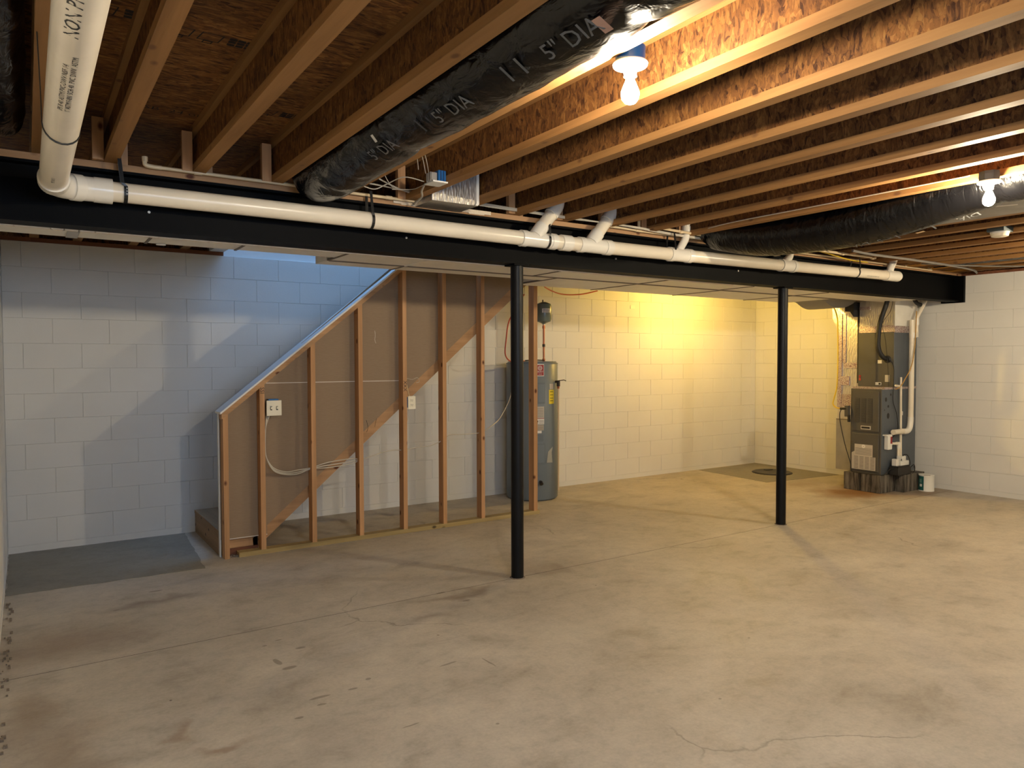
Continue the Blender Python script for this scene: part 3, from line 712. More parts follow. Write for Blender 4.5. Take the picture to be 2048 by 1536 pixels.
# expansion tank and pipes over the heater
EX, EY = 4.748, 6.50
et = thing('expansion_tank', (EX, EY, 1.95), 'small green-grey expansion tank above the water heater', 'expansion tank')
B().lathe([(.012, 1.935), (.03, 1.945), (.078, 1.965), (.088, 1.99), (.088, 2.125), (.078, 2.155), (.03, 2.175), (.01, 2.178)], (EX, EY, 0), seg=32).build('shell', EXPT, et, smooth=True)
B().lathe([(.007, 2.175), (.007, 2.20)], (EX-.012, EY, 0), seg=8).build('air_valve', INK, et)
ang = math.atan2(-EY, -EX)
curved(ang-.2, ang+.95, 2.055, 2.10, 0, 'label', LABELW, et, cx=EX, cy=EY, R=.088, th=.001)
for i in range(3): curved(ang-.1, ang+.8, 2.060+i*.013, 2.065+i*.013, .0012, 'label_line', INK, et, cx=EX, cy=EY, R=.088, th=.0008)
cp = thing('copper_pipe', (EX, EY, 1.5), 'copper riser joining the expansion tank to the water heater', 'pipe')
B().tube([(EX, EY, 1.935), (EX, EY, 1.523)], .011, 10).build('riser', COPPER, cp, smooth=True)
for z in (1.90, 1.70, 1.54): B().lathe([(.016, z-.015), (.016, z+.015)], (EX, EY, 0), seg=12).build('coupling', BRASSD if z == 1.70 else COPPER, cp)
B().lathe([(.014, 1.925), (.014, 1.945)], (EX, EY, 0), seg=12).build('coupling', GALV, cp)
cp2 = thing('copper_pipe', (4.45, 6.55, 1.5), 'copper riser just right of the middle post, up from the heater', 'pipe')
B().tube([(4.46, 6.52, 1.51), (4.46, 6.52, 2.5)], .011, 10).build('riser', COPPER, cp2, smooth=True)
B().lathe([(.017, 1.52), (.017, 1.56)], (4.46, 6.52, 0), seg=12).build('coupling', BRASSD, cp2)
B().lathe([(.016, 1.99), (.016, 2.02)], (4.46, 6.52, 0), seg=12).build('coupling', COPPER, cp2)
cable('water_line', [(4.56, 6.60, 1.53), (4.40, 6.50, 1.525), (4.27, 6.45, 1.53), (4.21, 6.45, 1.60), (4.22, 6.45, 1.75), (4.27, 6.47, 1.95), (4.40, 6.5, 2.12), (4.5, 6.52, 2.25)], .007, RED, 'red flexible line looping left of the heater top', 'hose')
cable('water_line', [(4.40, 6.05, 2.33), (4.6, 6.25, 2.30), (4.95, 6.45, 2.27), (5.3, 6.55, 2.29), (5.6, 6.6, 2.35)], .007, RED, 'red flexible line sagging under the flat duct edge', 'hose')
cable('water_line', [(4.50, 6.50, 1.535), (4.6, 6.47, 1.54), (4.72, 6.45, 1.535)], .006, INK, 'thin black line across the heater top', 'hose')
cable('low_voltage_wire', [(5.08, 6.95, 1.99), (5.07, 6.99, 2.2), (5.07, 6.99, 2.49)], .004, RUBBER, 'dark wire running down a mortar joint right of the expansion tank', 'wire') if False else None

# ------------------------------------------------------------------ PVC drain line in front of the beam
PX, PZ, PY = .12, 2.36, 4.10
def pz(x): return 2.372-.008*min(1, max(0, (x-1.5)/1.5))+.030*max(0, (x-3.6)/3.8)**1.3
dl = thing('drain_pipe', (.12, PY, 2.37), 'long white PVC drain pipe hung in front of the black beam', 'pipe')
B().tube([(PX, -1.2, PZ), (PX, 3.92, PZ)], .0565, 28).build('pipe_run', PVC, dl, smooth=True, label='big white pipe running overhead past the camera')
# hub + 45 + reducer
B().tube([(PX, 3.88, PZ), (PX+.002, 3.955, PZ)], .064, 28).build('hub', PVC2, dl, smooth=True)
B().tube([(PX, 3.93, PZ), (PX+.008, 3.99, PZ+.002), (PX+.04, 4.045, PZ+.004), (PX+.09, 4.08, PZ+.008), (PX+.14, 4.095, PZ+.011), (PX+.20, PY, PZ+.012)], .0585, 28, smooth=4).build('elbow', PVC2, dl, smooth=True)
dv = Vector((.80, .35, .05)).normalized(); c0 = Vector((PX+.075, 4.065, PZ+.006))
B().tube([tuple(c0), tuple(c0+dv*.045)], .063, 28).build('hub', PVC2, dl, smooth=True)
B().tube([(.29, PY, 2.372), (.37, PY, 2.372)], .061, 28).build('coupling', PVC2, dl, smooth=True)
R3 = .0485
def run(x0, x1, r, name, mat): return B().tube([(x0, PY, pz(x0)), (x1, PY, pz(x1))], r, 28).build(name, mat, dl, smooth=True)
for a, b_ in ((.30, 1.5), (1.5, 2.85), (3.03, 3.36), (3.53, 4.25), (4.40, 5.65), (5.73, 7.35)): run(a, b_, R3, 'pipe_run', PVC)
for a, b_ in ((2.80, 2.845), (3.045, 3.09), (3.14, 3.225), (3.30, 3.345), (3.54, 3.60), (4.205, 4.25), (4.40, 4.45), (5.59, 5.62), (5.75, 5.79)): run(a, b_, R3+.0075, 'hub', PVC2)
for a, b_ in ((2.84, 3.05), (3.34, 3.55), (4.24, 4.42), (5.60, 5.77)): run(a, b_, R3+.003, 'wye_body', PVC2)
run(7.285, 7.52, R3+.006, 'end_tee', PVC2)
B().lathe([(R3+.004, 0), (R3-.003, .022), (0, .026)], (7.52, PY, pz(7.5)), 'x', 28).build('end_cap', PVC2, dl, smooth=True)
rf = R3*.92
for (x0, top) in ((2.905, (3.10, 2.60)), (3.40, (3.61, 2.61))):
    z0 = pz(x0); dirn = Vector((top[0]-x0, 0, top[1]-z0)).normalized(); p0 = Vector((x0, PY, z0))
    ln = (Vector((top[0], PY, top[1]))-p0).length
    B().tube([tuple(p0), tuple(p0+dirn*ln*.92)], rf, 24).build('branch', PVC, dl, smooth=True)
    B().tube([tuple(p0+dirn*.03), tuple(p0+dirn*.125)], rf+.006, 24).build('branch_hub', PVC2, dl, smooth=True)
    e0 = p0+dirn*ln*.78
    B().tube([tuple(e0), tuple(p0+dirn*ln*.92), (top[0]+.012, PY, top[1]+.03), (top[0]+.014, PY, top[1]+.13)], rf+.006, 24, smooth=5).build('elbow', PVC2, dl, smooth=True)
B().tube([(4.31, PY, pz(4.3)+.02), (4.355, PY, 2.45), (4.39, PY, 2.50), (4.40, PY, 2.56), (4.402, PY, 2.72)], .030, 20, smooth=4).build('branch', PVC2, dl, smooth=True)
B().tube([(4.40, PY, 2.555), (4.401, PY, 2.60)], .036, 20).build('branch_hub', PVC2, dl, smooth=True)
B().tube([(5.65, PY, pz(5.6)+.02), (5.685, PY, 2.43), (5.73, PY, 2.47), (5.735, PY, 2.6), (5.735, PY, 2.72)], .032, 20, smooth=4).build('branch', PVC2, dl, smooth=True)
B().tube([(7.37, PY, pz(7.3)+.02), (7.39, PY, 2.47), (7.44, PY, 2.54), (7.455, PY, 2.60)], .035, 20, smooth=4).build('branch', PVC2, dl, smooth=True)
B().tube([(7.457, PY, 2.59), (7.46, PY, 2.72)], .011, 12).build('vent_tube', CPVC, dl, smooth=True)
# print on the overhead run
def onpipe(y0, ang0, r=.0574):
    # text runs along -y?  u along the pipe toward the camera, v around the pipe
    return lambda u, v: (PX+r*sin(ang0-v/r), y0-u, PZ-r*cos(ang0-v/r))
text('pipe_print', 'NON PRESSURE C', .048, onpipe(2.04, -.02), INK, dl, 1.35)
text('pipe_print', '1" ASTM F-891 SCH 40  PVC DWV  ASTM', .020, onpipe(2.64, .12), INK, dl, 1.35)
text('pipe_print', 'IPS 8 40 ASTM PVC-DWV NSF 14', .020, onpipe(2.64, -.22), INK, dl, 1.45)
text('pipe_print', 'M/U 18:04 31', .020, onpipe(3.72, -.05), INK, dl, .9)
def onrun(x0, ang0, r=.0491): return lambda u, v: (x0+u, PY-r*cos(ang0+v/r), pz(x0)-.004-r*sin(ang0+v/r)+.0)
text('pipe_print', 'ASTM D 2665 SCH 40 DWV PVC', .014, lambda u, v: (6.90+u, PY-.0495*cos(.75-v/.0495), pz(6.90+u)-.0495*sin(.75-v/.0495)), INK, dl, 1.1)
# straps
def strap(x, label, top=JB+.03, ox=0.0):
    r = R3+.0035 if x not in (3.015,) else R3+.006
    z = pz(x); path = [(x+ox, PY-r, top)] if False else []
    path = [(x+ox*1.0, PY-.030, top), (x+ox*.5, PY-r*.92, z+r*.75)]
    for i in range(13):
        t = PI/2+PI*i/12-.35 if False else (.35+(PI-.0)*i/12)
        path.append((x, PY-r*cos(t*1.0-.35) if False else PY-r*cos(-.5+3.6*i/12), z-r*sin(-.5+3.6*i/12)))
    path += [(x+ox*.2, PY+.052, z+.06), (x+ox*.8, PY+.04, top)]
    o = B().strip(path, (1, 0, 0), .017, .002).build('pipe_strap', STRAPM); tag(o, label, 'strap', 'hanger straps on the drain pipe'); return o
strap(.426, 'black perforated strap nearest the pipe elbow', JB+.05, -.03)
strap(1.722, 'black strap on the long pipe left of the blue box', JB+.01, -.01)
strap(3.015, 'black strap across the first wye fitting', JB+.01)
strap(4.235, 'black strap at the small branch fitting above the two posts', JB+.01)
strap(6.76, 'black strap nearest the capped end of the pipe', JB+.0, .02)
o = B(); 
path = [(XL+.19, 3.0, JB)]
path = [(.045, 2.60, JB+.02), (.058, 2.90, 2.43)]+[(PX-.0585*cos(t), 3.00+.06*t/PI, PZ-.0585*sin(t)) for t in [i*PI/10 for i in range(0, 11)]]+[(PX+.055, 3.08, 2.42), (PX+.04, 3.04, JB)]
tag(o.strip(path, (0, 1, 0), .016, .003).build('pipe_strap', STRAPM), 'thin black band looped under the big overhead pipe', 'strap', 'hanger straps on the drain pipe')
text('strap_print', '* * *', .02, lambda u, v: (.4265+v-.007, PY-.0545, 2.39-u), WHITEP, bpy.data.objects['pipe_strap'])

# ------------------------------------------------------------------ water lines on the beam top
wl = thing('water_pipe', (.52, 4.14, 2.55), 'thin cream water pipe along the top of the black beam, bent end at left', 'pipe', 'cream water pipes')
zc = 2.530
B().tube([(.524, 4.145, zc+.030), (.522, 4.145, zc+.016), (.528, 4.145, zc+.004), (.56, 4.145, zc), (.60, 4.145, zc)], .0115, 12, smooth=4).build('elbow', CPVC, wl, smooth=True)
B().lathe([(.014, -.012), (.014, .012)], (.523, 4.145, zc+.034), 'z', 12).build('cap', CPVC, wl)
B().tube([(.56, 4.145, zc), (1.5, 4.145, zc), (2.3, 4.145, zc-.002)], .0095, 12).build('pipe_run', CPVC, wl, smooth=True)
for x in (.775, 1.86): B().tube([(x-.02, 4.145, zc), (x+.02, 4.145, zc)], .0125, 12).build('coupling', CPVC, wl, smooth=True)
wl2 = thing('water_pipe', (3.6, 4.14, 2.53), 'thin cream water pipe with tees, right of the second wye fitting', 'pipe', 'cream water pipes')
B().tube([(3.55, 4.145, zc+.005), (4.05, 4.145, zc-.003), (5.2, 4.145, zc-.008)], .0095, 12).build('pipe_run', CPVC, wl2, smooth=True)
B().tube([(3.93, 4.145, zc), (3.93, 4.145, zc+.11)], .0115, 12).build('riser', CPVC, wl2, smooth=True)
B().tube([(3.895, 4.145, zc), (3.965, 4.145, zc)], .0135, 12).build('tee', CPVC, wl2, smooth=True)
wl3 = thing('water_pipe', (4.06, 4.10, 2.56), 'cream water pipe with an upright left end beside the small branch', 'pipe', 'cream water pipes')
B().tube([(4.035, 4.06, zc+.10), (4.035, 4.06, zc+.05), (4.045, 4.06, zc+.028), (4.08, 4.06, zc+.020), (4.62, 4.06, zc+.006)], .0105, 12, smooth=4).build('pipe_run', CPVC, wl3, smooth=True)
for x in (4.30, 4.55): B().tube([(x-.015, 4.06, zc+.012), (x+.015, 4.06, zc+.012)], .0135, 12).build('coupling', CPVC, wl3, smooth=True)
B().tube([(4.62, 4.06, zc+.006), (4.645, 4.06, zc+.01), (4.655, 4.06, zc+.05)], .0125, 12).build('elbow', CPVC, wl3, smooth=True)
wl4 = thing('water_pipe', (6, 4.1, 2.52), 'pair of cream pipes under the joists right of the sagging duct', 'pipe', 'cream water pipes')
B().tube([(5.4, 4.145, zc-.012), (6.8, 4.145, zc-.01), (8.30, 4.145, zc-.015)], .0095, 12).build('pipe_run', CPVC, wl4, smooth=True)
B().tube([(5.9, 3.98, zc-.005), (6.9, 3.98, zc-.005)], .012, 12).build('pipe_run', CPVC, wl4, smooth=True)
for x, y in ((6.35, 3.98), (6.85, 3.98), (8.25, 4.145), (7.75, 4.145)): B().tube([(x-.02, y, zc-.008), (x+.02, y, zc-.008)], .0155, 12).build('tee', CPVC, wl4, smooth=True)
B().tube([(6.89, 3.98, zc-.005), (6.90, 3.98, zc+.04)], .013, 12).build('elbow', CPVC, wl4, smooth=True)
cable('water_line', [(5.7, 4.0, zc+.0), (6.1, 4.02, zc-.006), (6.6, 4.08, zc-.03), (7.0, 4.12, zc-.025)], .006, YELLOW, 'yellow line lying beside the cream pipes under the joists', 'gas line')
# grey conduits toward the right wall
cable('conduit', [(6.30, 3.85, JB+.0), (6.6, 3.83, JB-.014), (7.3, 3.82, JB-.014), (8.2, 3.84, JB-.014), (8.7, 3.90, JB-.014), (9.0, 4.0, JB-.014)], .012, CABLEG, 'grey conduit slanting across the joists toward the right wall', 'conduit')
cable('conduit', [(7.7, 3.95, JB-.008), (8.3, 3.75, JB-.008), (8.7, 3.55, JB-.008), (9.0, 3.3, JB-.008)], .007, CABLEG, 'thin grey conduit curving toward the right wall', 'conduit')
# white cables bundled on the beam
for k in range(3):
    z = 2.545+.012*k
    pts = [(1.45+.2*k, 4.13, 2.62-.02*k)] if k == 5 else []
    pts = [(2.0-.25*k, 4.12, 2.585+.01*k), (2.15, 4.11, 2.56+.006*k), (2.6, 4.11, 2.548+.008*k), (2.95, 4.115, 2.545+.006*k), (3.2, 4.11, 2.54+.006*k), (3.8, 4.10, 2.545-.004*k), (4.3, 4.10, 2.53-.006*k), (5.2, 4.09, 2.515-.004*k), (5.6, 4.1, 2.51)]
    cable('power_cable', pts, .0042, CABLE, ('lowest', 'middle', 'top')[k]+' white cable in the bundle along the beam top', group='cable bundle on the beam')
cable('power_cable', [(1.66, 4.02, 2.64), (1.80, 4.05, 2.595), (1.95, 4.08, 2.565), (2.1, 4.10, 2.56), (2.2, 4.11, 2.55)], .0045, CABLE, 'white cable dropping from the lit joist onto the beam', group=None)
cable('power_cable', [(1.895, 3.735, 2.532), (1.92, 3.82, 2.515), (1.96, 3.9, 2.50), (1.97, 4.02, 2.485), (2.01, 4.08, 2.50), (2.05, 4.1, 2.55)], .006, plain('grey cable', (.40, .36, .30), .5), 'thick grey cable looping from the blue box down to the beam')
cable('low_voltage_wire', [(1.62, 3.95, 2.53), (1.70, 3.98, 2.53), (1.76, 3.95, 2.56), (1.80, 3.8, 2.575), (1.885, 3.72, 2.545)], .003, CABLE, 'thin white wire curving left of the blue box', 'wire')
cable('low_voltage_wire', [(1.70, 3.9, 2.70), (1.74, 3.95, 2.63), (1.80, 4.0, 2.58), (1.86, 4.05, 2.56)], .0025, CABLE, 'thin white wire hanging behind the lit joist end', 'wire')
cable('low_voltage_wire', [(1.84, 4.05, 2.56), (1.92, 3.95, 2.55), (1.93, 3.85, 2.55), (1.91, 3.755, 2.54)], .0025, CABLE, 'thin white wire rising to the bottom of the blue box', 'wire')
cable('power_cable', [(4.43, 4.08, 2.54), (4.397, 3.7, 2.560), (4.396, 3.0, 2.560), (4.396, 2.0, 2.560)], .004, CABLE, 'white cable stapled along the joist left of the sagging duct')

# blue device box
bb = thing('device_box', (1.915, 3.52, 2.53), 'open blue box with metal blocks and white lid hanging at a joist', 'electrical box')
B().box(1.918, 1.966, 3.66, 3.75, 2.530, 2.592).build('box_body', BLUE, bb, bevel=.003)
for x in (1.932, 1.950): B().box(x-.002, x+.002, 3.656, 3.661, 2.536, 2.588).build('rib', BLUED, bb)
B().box(1.878, 1.916, 3.67, 3.735, 2.533, 2.578).build('metal_block', GALV, bb, bevel=.003)
for y in (3.68, 3.70, 3.72): B().box(1.876, 1.917, y-.002, y+.002, 2.532, 2.580).build('block_fin', GALV, bb)
B().box(1.880, 1.972, 3.65, 3.755, 2.522, 2.5295).build('lid', WHITEP, bb)
for k, (a, b_) in enumerate((((1.72, 3.50, 2.66), (1.82, 3.66, 2.59)), ((1.745, 3.50, 2.67), (1.88, 3.69, 2.583)), ((1.765, 3.50, 2.67), (1.895, 3.68, 2.583)))):
    cable('low_voltage_wire', [a, tuple((a[i]+b_[i])/2+(.004 if i == 0 else 0) for i in range(3)), b_], .0022, CABLE, ('left', 'middle', 'right')[k]+'most of the three thin pale wires dropping toward the blue box', 'wire', 'wires into the blue box')
bb.location.y -= .05
# foil takeoff
fo = thing('foil_duct', (2.2, 4.1, 2.55), 'foil wrapped duct takeoff above the beam, right of the blue box', 'duct')
B().box(2.045, 2.365, 3.93, 4.62, 2.50, 2.74).build('takeoff_box', FOIL, fo)
B().strip([(2.36, 3.925, 2.74), (2.36, 3.925, 2.51), (2.35, 3.925, 2.50)], (1, 0, 0), .02).build('edge_trim', DUCTW, fo)
b = B(); x = 1.9
while x < 2.6: l_ = random.uniform(.04, .12); b.box(x, x+l_, 4.165, 4.176, 2.505+random.uniform(-.004, .004), 2.53); x += l_
b.build('sealant_smear', SEALANT, fo)

# ------------------------------------------------------------------ flexible black ducts
def duct(cx, cz, y0, y1, r, pinch, pts=None, amp=.010, seg=40, n=150, rz=1.0, seedv=0):
    P = pts or [(cx, y0+(y1-y0)*i/24, cz) for i in range(25)]
    def rf(t, a):
        y = y0+(y1-y0)*t
        k = 1.0
        for p, d_ in pinch: k -= d_*math.exp(-((y-p)/.045)**2)
        wv = sin(a*5+y*6+seedv)*.35+sin(a*9-y*13)*.3+sin(a*3+y*21+sin(y*9+a)*1.3)*.35+sin(y*47+sin(a*2+y*5)*2.5)*.45
        return r*k*(1+amp/r*wv*.55)
    sm = 6
    return B().tube(P, r, seg, smooth=sm, rf=rf)
fd = thing('flexible_duct', (1.395, 3, 2.6), 'long black flexible duct between joists, marked 5 inch diameter', 'duct')
pts = [(1.393, y, 2.605+dz) for y, dz in ((-1.2, 0), (-.6, 0), (0, 0), (.4, .0), (.8, 0), (1.2, .0), (1.5, .005), (1.8, 0), (2.2, -.002), (2.6, -.004), (2.9, 0), (3.2, -.01), (3.5, -.02), (3.8, -.03), (4.02, -.02), (4.13, .0))]
def rfA(t, a):
    i = t*(len(pts)-1); i0 = min(int(i), len(pts)-2); y = pts[i0][1]+(pts[i0+1][1]-pts[i0][1])*(i-i0)
    k = 1-.09*math.exp(-((y-1.50)/.05)**2)-.08*math.exp(-((y-2.95)/.05)**2)-.35*max(0, (y-4.0)/.13)**2
    wv = sin(a*5+y*6)*.35+sin(a*9-y*13)*.3+sin(a*3+y*21+sin(y*9+a)*1.3)*.35+sin(y*40+sin(a*3+y*5)*2.5)*.3
    return .160*k*(1+.022*wv)
B().tube(pts, .16, 44, smooth=14, rf=rfA).build('jacket', FILM, fd, smooth=True)
def onduct(y0, ang0, cx=1.393, cz=2.605, r=.1685, s=-1): return lambda u, v: (cx+r*sin(ang0-v/r), y0+u*s, cz-r*cos(ang0-v/r))
a0 = -.33
for y in (3.78, 3.12, 2.50, 1.80):
    text('duct_print', '5" DIA', .080, onduct(y, a0), WINK, fd, 1.15)
    for dy in (.12, -.50):
        b = B(); f_ = onduct(y+dy, a0); q = [f_(0, 0), f_(.012, 0), f_(.012, .065), f_(0, .065)]; b.v = q; b.f = [(0, 1, 2, 3)]; b.build('duct_print', WINK, fd)
def tagp(y, ang, s=.03, cx=1.393, cz=2.605, r=.170):
    f_ = onduct(y, ang, cx, cz, r); b = B(); b.v = [f_(0, 0), f_(s, 0), f_(s, s*1.6), f_(0, s*1.6)]; b.f = [(0, 1, 2, 3)]; return b
tagp(1.56, -.25, .035).build('paper_tag', plain('pink tag', (.50, .30, .22), .6), fd)
tagp(2.98, -.75, .022).build('paper_tag', LABELW, fd)
# left duct against the wall
fd2 = thing('flexible_duct', (-.14, 3, 2.6), 'black flexible duct at the far left above the wall top', 'duct')
pts2 = [(-.095, y, 2.650) for y in (-1.2, -.4, .4, 1.0, 1.6, 2.2, 2.8, 3.3, 3.7, 3.95)]+[(-.095, 4.05, 2.655)]
def rfB(t, a): return .114*(1+.02*(sin(a*5+t*40)+sin(a*3-t*70)))*(1 if t < .93 else max(.55, 1-(t-.93)*6))
B().tube(pts2, .15, 36, smooth=10, rf=rfB).build('jacket', FILM, fd2, smooth=True)
# sagging duct
fd3 = thing('flexible_duct', (4.65, 3, 2.5), 'thick black flexible duct sagging below the joists beside the farther bulb', 'duct')
pts = [(4.62, 4.12, 2.605), (4.63, 4.02, 2.59), (4.640, 3.85, 2.545), (4.66, 3.6, 2.49), (4.665, 3.3, 2.468), (4.665, 3.0, 2.458), (4.66, 2.7, 2.47), (4.655, 2.4, 2.51), (4.65, 2.1, 2.56), (4.65, 1.8, 2.59), (4.65, 1.4, 2.605), (4.65, .9, 2.61), (4.65, .2, 2.61), (4.65, -.8, 2.61)]
def rfC(t, a):
    i = t*(len(pts)-1); i0 = min(int(i), len(pts)-2); y = pts[i0][1]+(pts[i0+1][1]-pts[i0][1])*(i-i0)
    wv = sin(a*6+y*7)*.3+sin(y*55+sin(a*2+y*4)*2.2)*.5*(.5+.5*sin(a*2+1))+sin(a*11-y*17)*.25
    return .160*(1+.018*wv)*(1-.10*math.exp(-((y-1.95)/.04)**2))*(1-.5*max(0, (y-3.95)/.17)**1.5)
B().tube(pts, .16, 44, smooth=14, rf=rfC).build('jacket', FILM2, fd3, smooth=True)
def ond3(y0, ang0, r=.172):
    def f(u, v):
        y = y0+u
        cz = 2.458+.1*max(0, (2.9-y)/.9)**1.5 if y < 2.9 else 2.458+.03*max(0, (y-3.0)/.6)
        a = ang0+v/r
        return (4.665+r*sin(a), y, cz-r*cos(a))
    return f
text('duct_print', '5" DIA', .07, ond3(2.62, -.36), WINK, fd3, 1.1)
text('duct_print', 'DIA', .07, ond3(2.04, -.36), WINK, fd3, 1.1)
for y in (2.52, 3.02, 2.30):
    b = B(); f_ = ond3(y, -.36); b.v = [f_(0, 0), f_(.012, 0), f_(.012, .06), f_(0, .06)]; b.f = [(0, 1, 2, 3)]; b.build('duct_print', WINK, fd3)
b = B(); f_ = ond3(2.37, -.16); b.v = [f_(0, 0), f_(.05, 0), f_(.05, .025), f_(0, .025)]; b.f = [(0, 1, 2, 3)]; b.build('paper_tag', plain('orange tag', (.62, .42, .22), .6), fd3)
b = B(); f_ = ond3(3.42, -.12); b.v = [f_(0, 0), f_(.05, 0), f_(.05, .03), f_(0, .03)]; b.f = [(0, 1, 2, 3)]; b.build('paper_tag', LABEL, fd3)
# duct near the right wall
fd4 = thing('flexible_duct', (8.3, 3, 2.6), 'black flexible duct high at the right edge, close to the right wall', 'duct')
B().tube([(8.27, y, 2.645) for y in (-1, 0, 1, 1.6, 2.2, 2.8, 3.4, 3.9, 4.1)], .112, 32, smooth=8).build('jacket', FILM, fd4, smooth=True)
def ond4(y0, ang0, r=.114): return lambda u, v: (8.27-r*sin(ang0+v/r), y0-u, 2.645-r*cos(ang0+v/r))
text('duct_print', '5" DIA', .085, ond4(3.46, .35), WINK, fd4, 1.3)
for y in (3.60, 3.02):
    b = B(); f_ = ond4(y, .35); b.v = [f_(0, 0), f_(.02, 0), f_(.02, .06), f_(0, .06)]; b.f = [(0, 1, 2, 3)]; b.build('duct_print', WINK, fd4)
# sheet metal panning between joists past the lamp
tag(B().box(4.94, 5.56, -1.0, 3.9, JB-.012, JB-.002).build('metal_panel', plain('dull sheet metal', (.30, .285, .26), .45, metal=.3, vary=.15)), 'flat grey sheet metal panel under the joists right of the sagging duct', 'metal panel')
B().strip([(5.2, 2.3, JB-.0125), (5.2, 2.2, JB-.0125), (5.25, 2.1, JB-.0125)], (1, .4, 0), .03).build('tape_piece', FOIL, bpy.data.objects['metal_panel'])
# smoke detector
sd = thing('smoke_detector', (6.35, 2.66, JB), 'round white smoke detector under the joists at the right', 'smoke detector')
B().lathe([(.066, -.012), (.066, 0)], (6.35, 2.66, JB), seg=32).build('mounting_ring', WHITEP, sd, smooth=True)
B().lathe([(.045, -.038), (.058, -.034), (.062, -.012)], (6.35, 2.66, JB), seg=32).build('housing', PLATEC, sd, smooth=True)
B().box(6.27, 6.43, 2.60, 2.72, JB, JB+.04).build('junction_box', DARKBOX, sd)

# ------------------------------------------------------------------ bare bulb lamps
def lamp(x, y, zp, label, strength, colr, round_box, bx0=None):
    t = thing('bulb_light', (x, y, zp), label, 'light', 'bare bulb lamp holders')
    B().lathe([(.0, 0), (.057, 0), (.059, -.004), (.056, -.010), (.030, -.016), (.0225, -.024), (.0215, -.044), (.0, -.044)], (x, y, zp), seg=36).build('lamp_holder', PORC, t, smooth=True)
    if round_box: B().lathe([(.05, .0), (.052, .01), (.052, .035), (.050, .05)], (x, y, zp), seg=8).build('ceiling_box', DARKBOX, t); B().box(x+.045, x+.075, y-.012, y+.012, zp+.005, zp+.02).build('box_ear', DARKBOX, t)
    else: B().lathe([(.048, .002), (.050, .05)], (x, y, zp), seg=24).build('ceiling_box', BLUE, t, smooth=True)
    prof = [(.0135, -.036), (.0135, -.052), (.017, -.062), (.024, -.078), (.0295, -.094), (.0300, -.104), (.027, -.117), (.018, -.129), (.006, -.134), (0, -.1345)]
    o = B().lathe(prof, (x, y, zp), seg=24).build('bulb', emit('bulb glow', colr, strength), t, smooth=True)
    return t
WARM = (1.0, .85, .63)
lamp(1.680, 1.815, 2.518, 'bare lit bulb in a white holder nearest the camera, beside the long black duct', BULB_A, WARM, False)
lamp(4.352, 1.880, 2.500, 'bare lit bulb on a dark box at the right, beside the sagging duct', BULB_B, (1.0, .83, .56), True)
lamp(7.30, 6.00, 2.515, 'bare bulb hidden behind the flat duct near the far right corner', BULB_C, (1.0, .64, .13), True)
lamp(7.00, 1.70, 2.515, 'bare bulb out of frame to the right, over the open floor', BULB_D, (1.0, .83, .56), True)

# ------------------------------------------------------------------ furnace group
pl_ = thing('furnace_plinth', (8.5, 4.85, 0), 'stained concrete block base under the furnace', 'plinth')
for (x0, x1, y0, y1) in ((8.10, 8.42, 4.58, 4.82), (8.10, 8.42, 4.825, 5.03), (8.425, 8.83, 4.58, 5.03), ):
    B().box(x0, x1-.004, y0, y1-.004, 0, .205).build('concrete_block', PLINTH, pl_, bevel=.004)
B().box(8.40, 8.86, 4.47, 4.578, 0, .205).build('concrete_block', PLINTH, pl_, bevel=.004)
fx, fy0, fy1, fz = 8.14, 4.60, 4.97, .207
fu = thing('furnace', (8.5, 4.78, fz), 'grey gas furnace cabinet with louvred door on the plinth', 'furnace')
B().box(fx+.012, 8.89, fy0, fy1, fz, 1.19).build('cabinet', FURN_S, fu, bevel=.004)
B().box(fx, fx+.014, fy0-.002, fy1+.002, fz, 1.195).build('front_frame', FURN, fu, bevel=.003)
B().box(fx-.012, fx, fy0+.022, fy1-.022, .70, 1.17).build('upper_door', FURN, fu, bevel=.004)
B().box(fx-.010, fx, fy0+.022, fy1-.022, .235, .672).build('lower_door', FURN, fu, bevel=.004)
for k in range(3):
    y0 = fy1-.062-.078*k; b = B()
    B().box(fx-.0135, fx-.0115, y0-.055, y0, .80, 1.085).build('louver_recess', FURN_D, fu)
    for i in range(22): z = .804+i*.0128; b.box(fx-.0165, fx-.013, y0-.054, y0-.001, z, z+.0065)
    b.build('louver', FURN, fu)
B().box(fx-.016, fx-.012, 4.715, 4.835, .722, .765).build('badge', LABEL, fu); B().box(fx-.018, fx-.0155, 4.725, 4.825, .733, .755).build('badge_face', INK, fu)
b = B().prism([(4.655, .25), (4.655, .405), (4.69, .405), (4.69, .545), (4.91, .545), (4.91, .46), (4.945, .44), (4.945, .25)], 'x', fx-.0125, fx-.0105); b.build('label', LABEL, fu, label='large pale wiring label')
b = B()
for i in range(9):
    for j in range(4): b.box(fx-.0135, fx-.0125, 4.665+j*.066, 4.715+j*.066, .262+i*.0165, .270+i*.0165)
for i in range(6): b.box(fx-.0135, fx-.0125, 4.70, 4.90, .425+i*.014, .430+i*.014)
b.build('label_print', plain('label grey print', (.22, .20, .18), .6), fu)
B().lathe([(.022, 0), (.022, .0008)], (fx-.0138, 4.80, .523), 'x', 16).build('label_emblem', LABELW, fu)
B().lathe([(.004, 0), (.004, .001)], (fx-.0148, 4.80, .523), 'x', 6).build('label_emblem', REDLAB, fu)
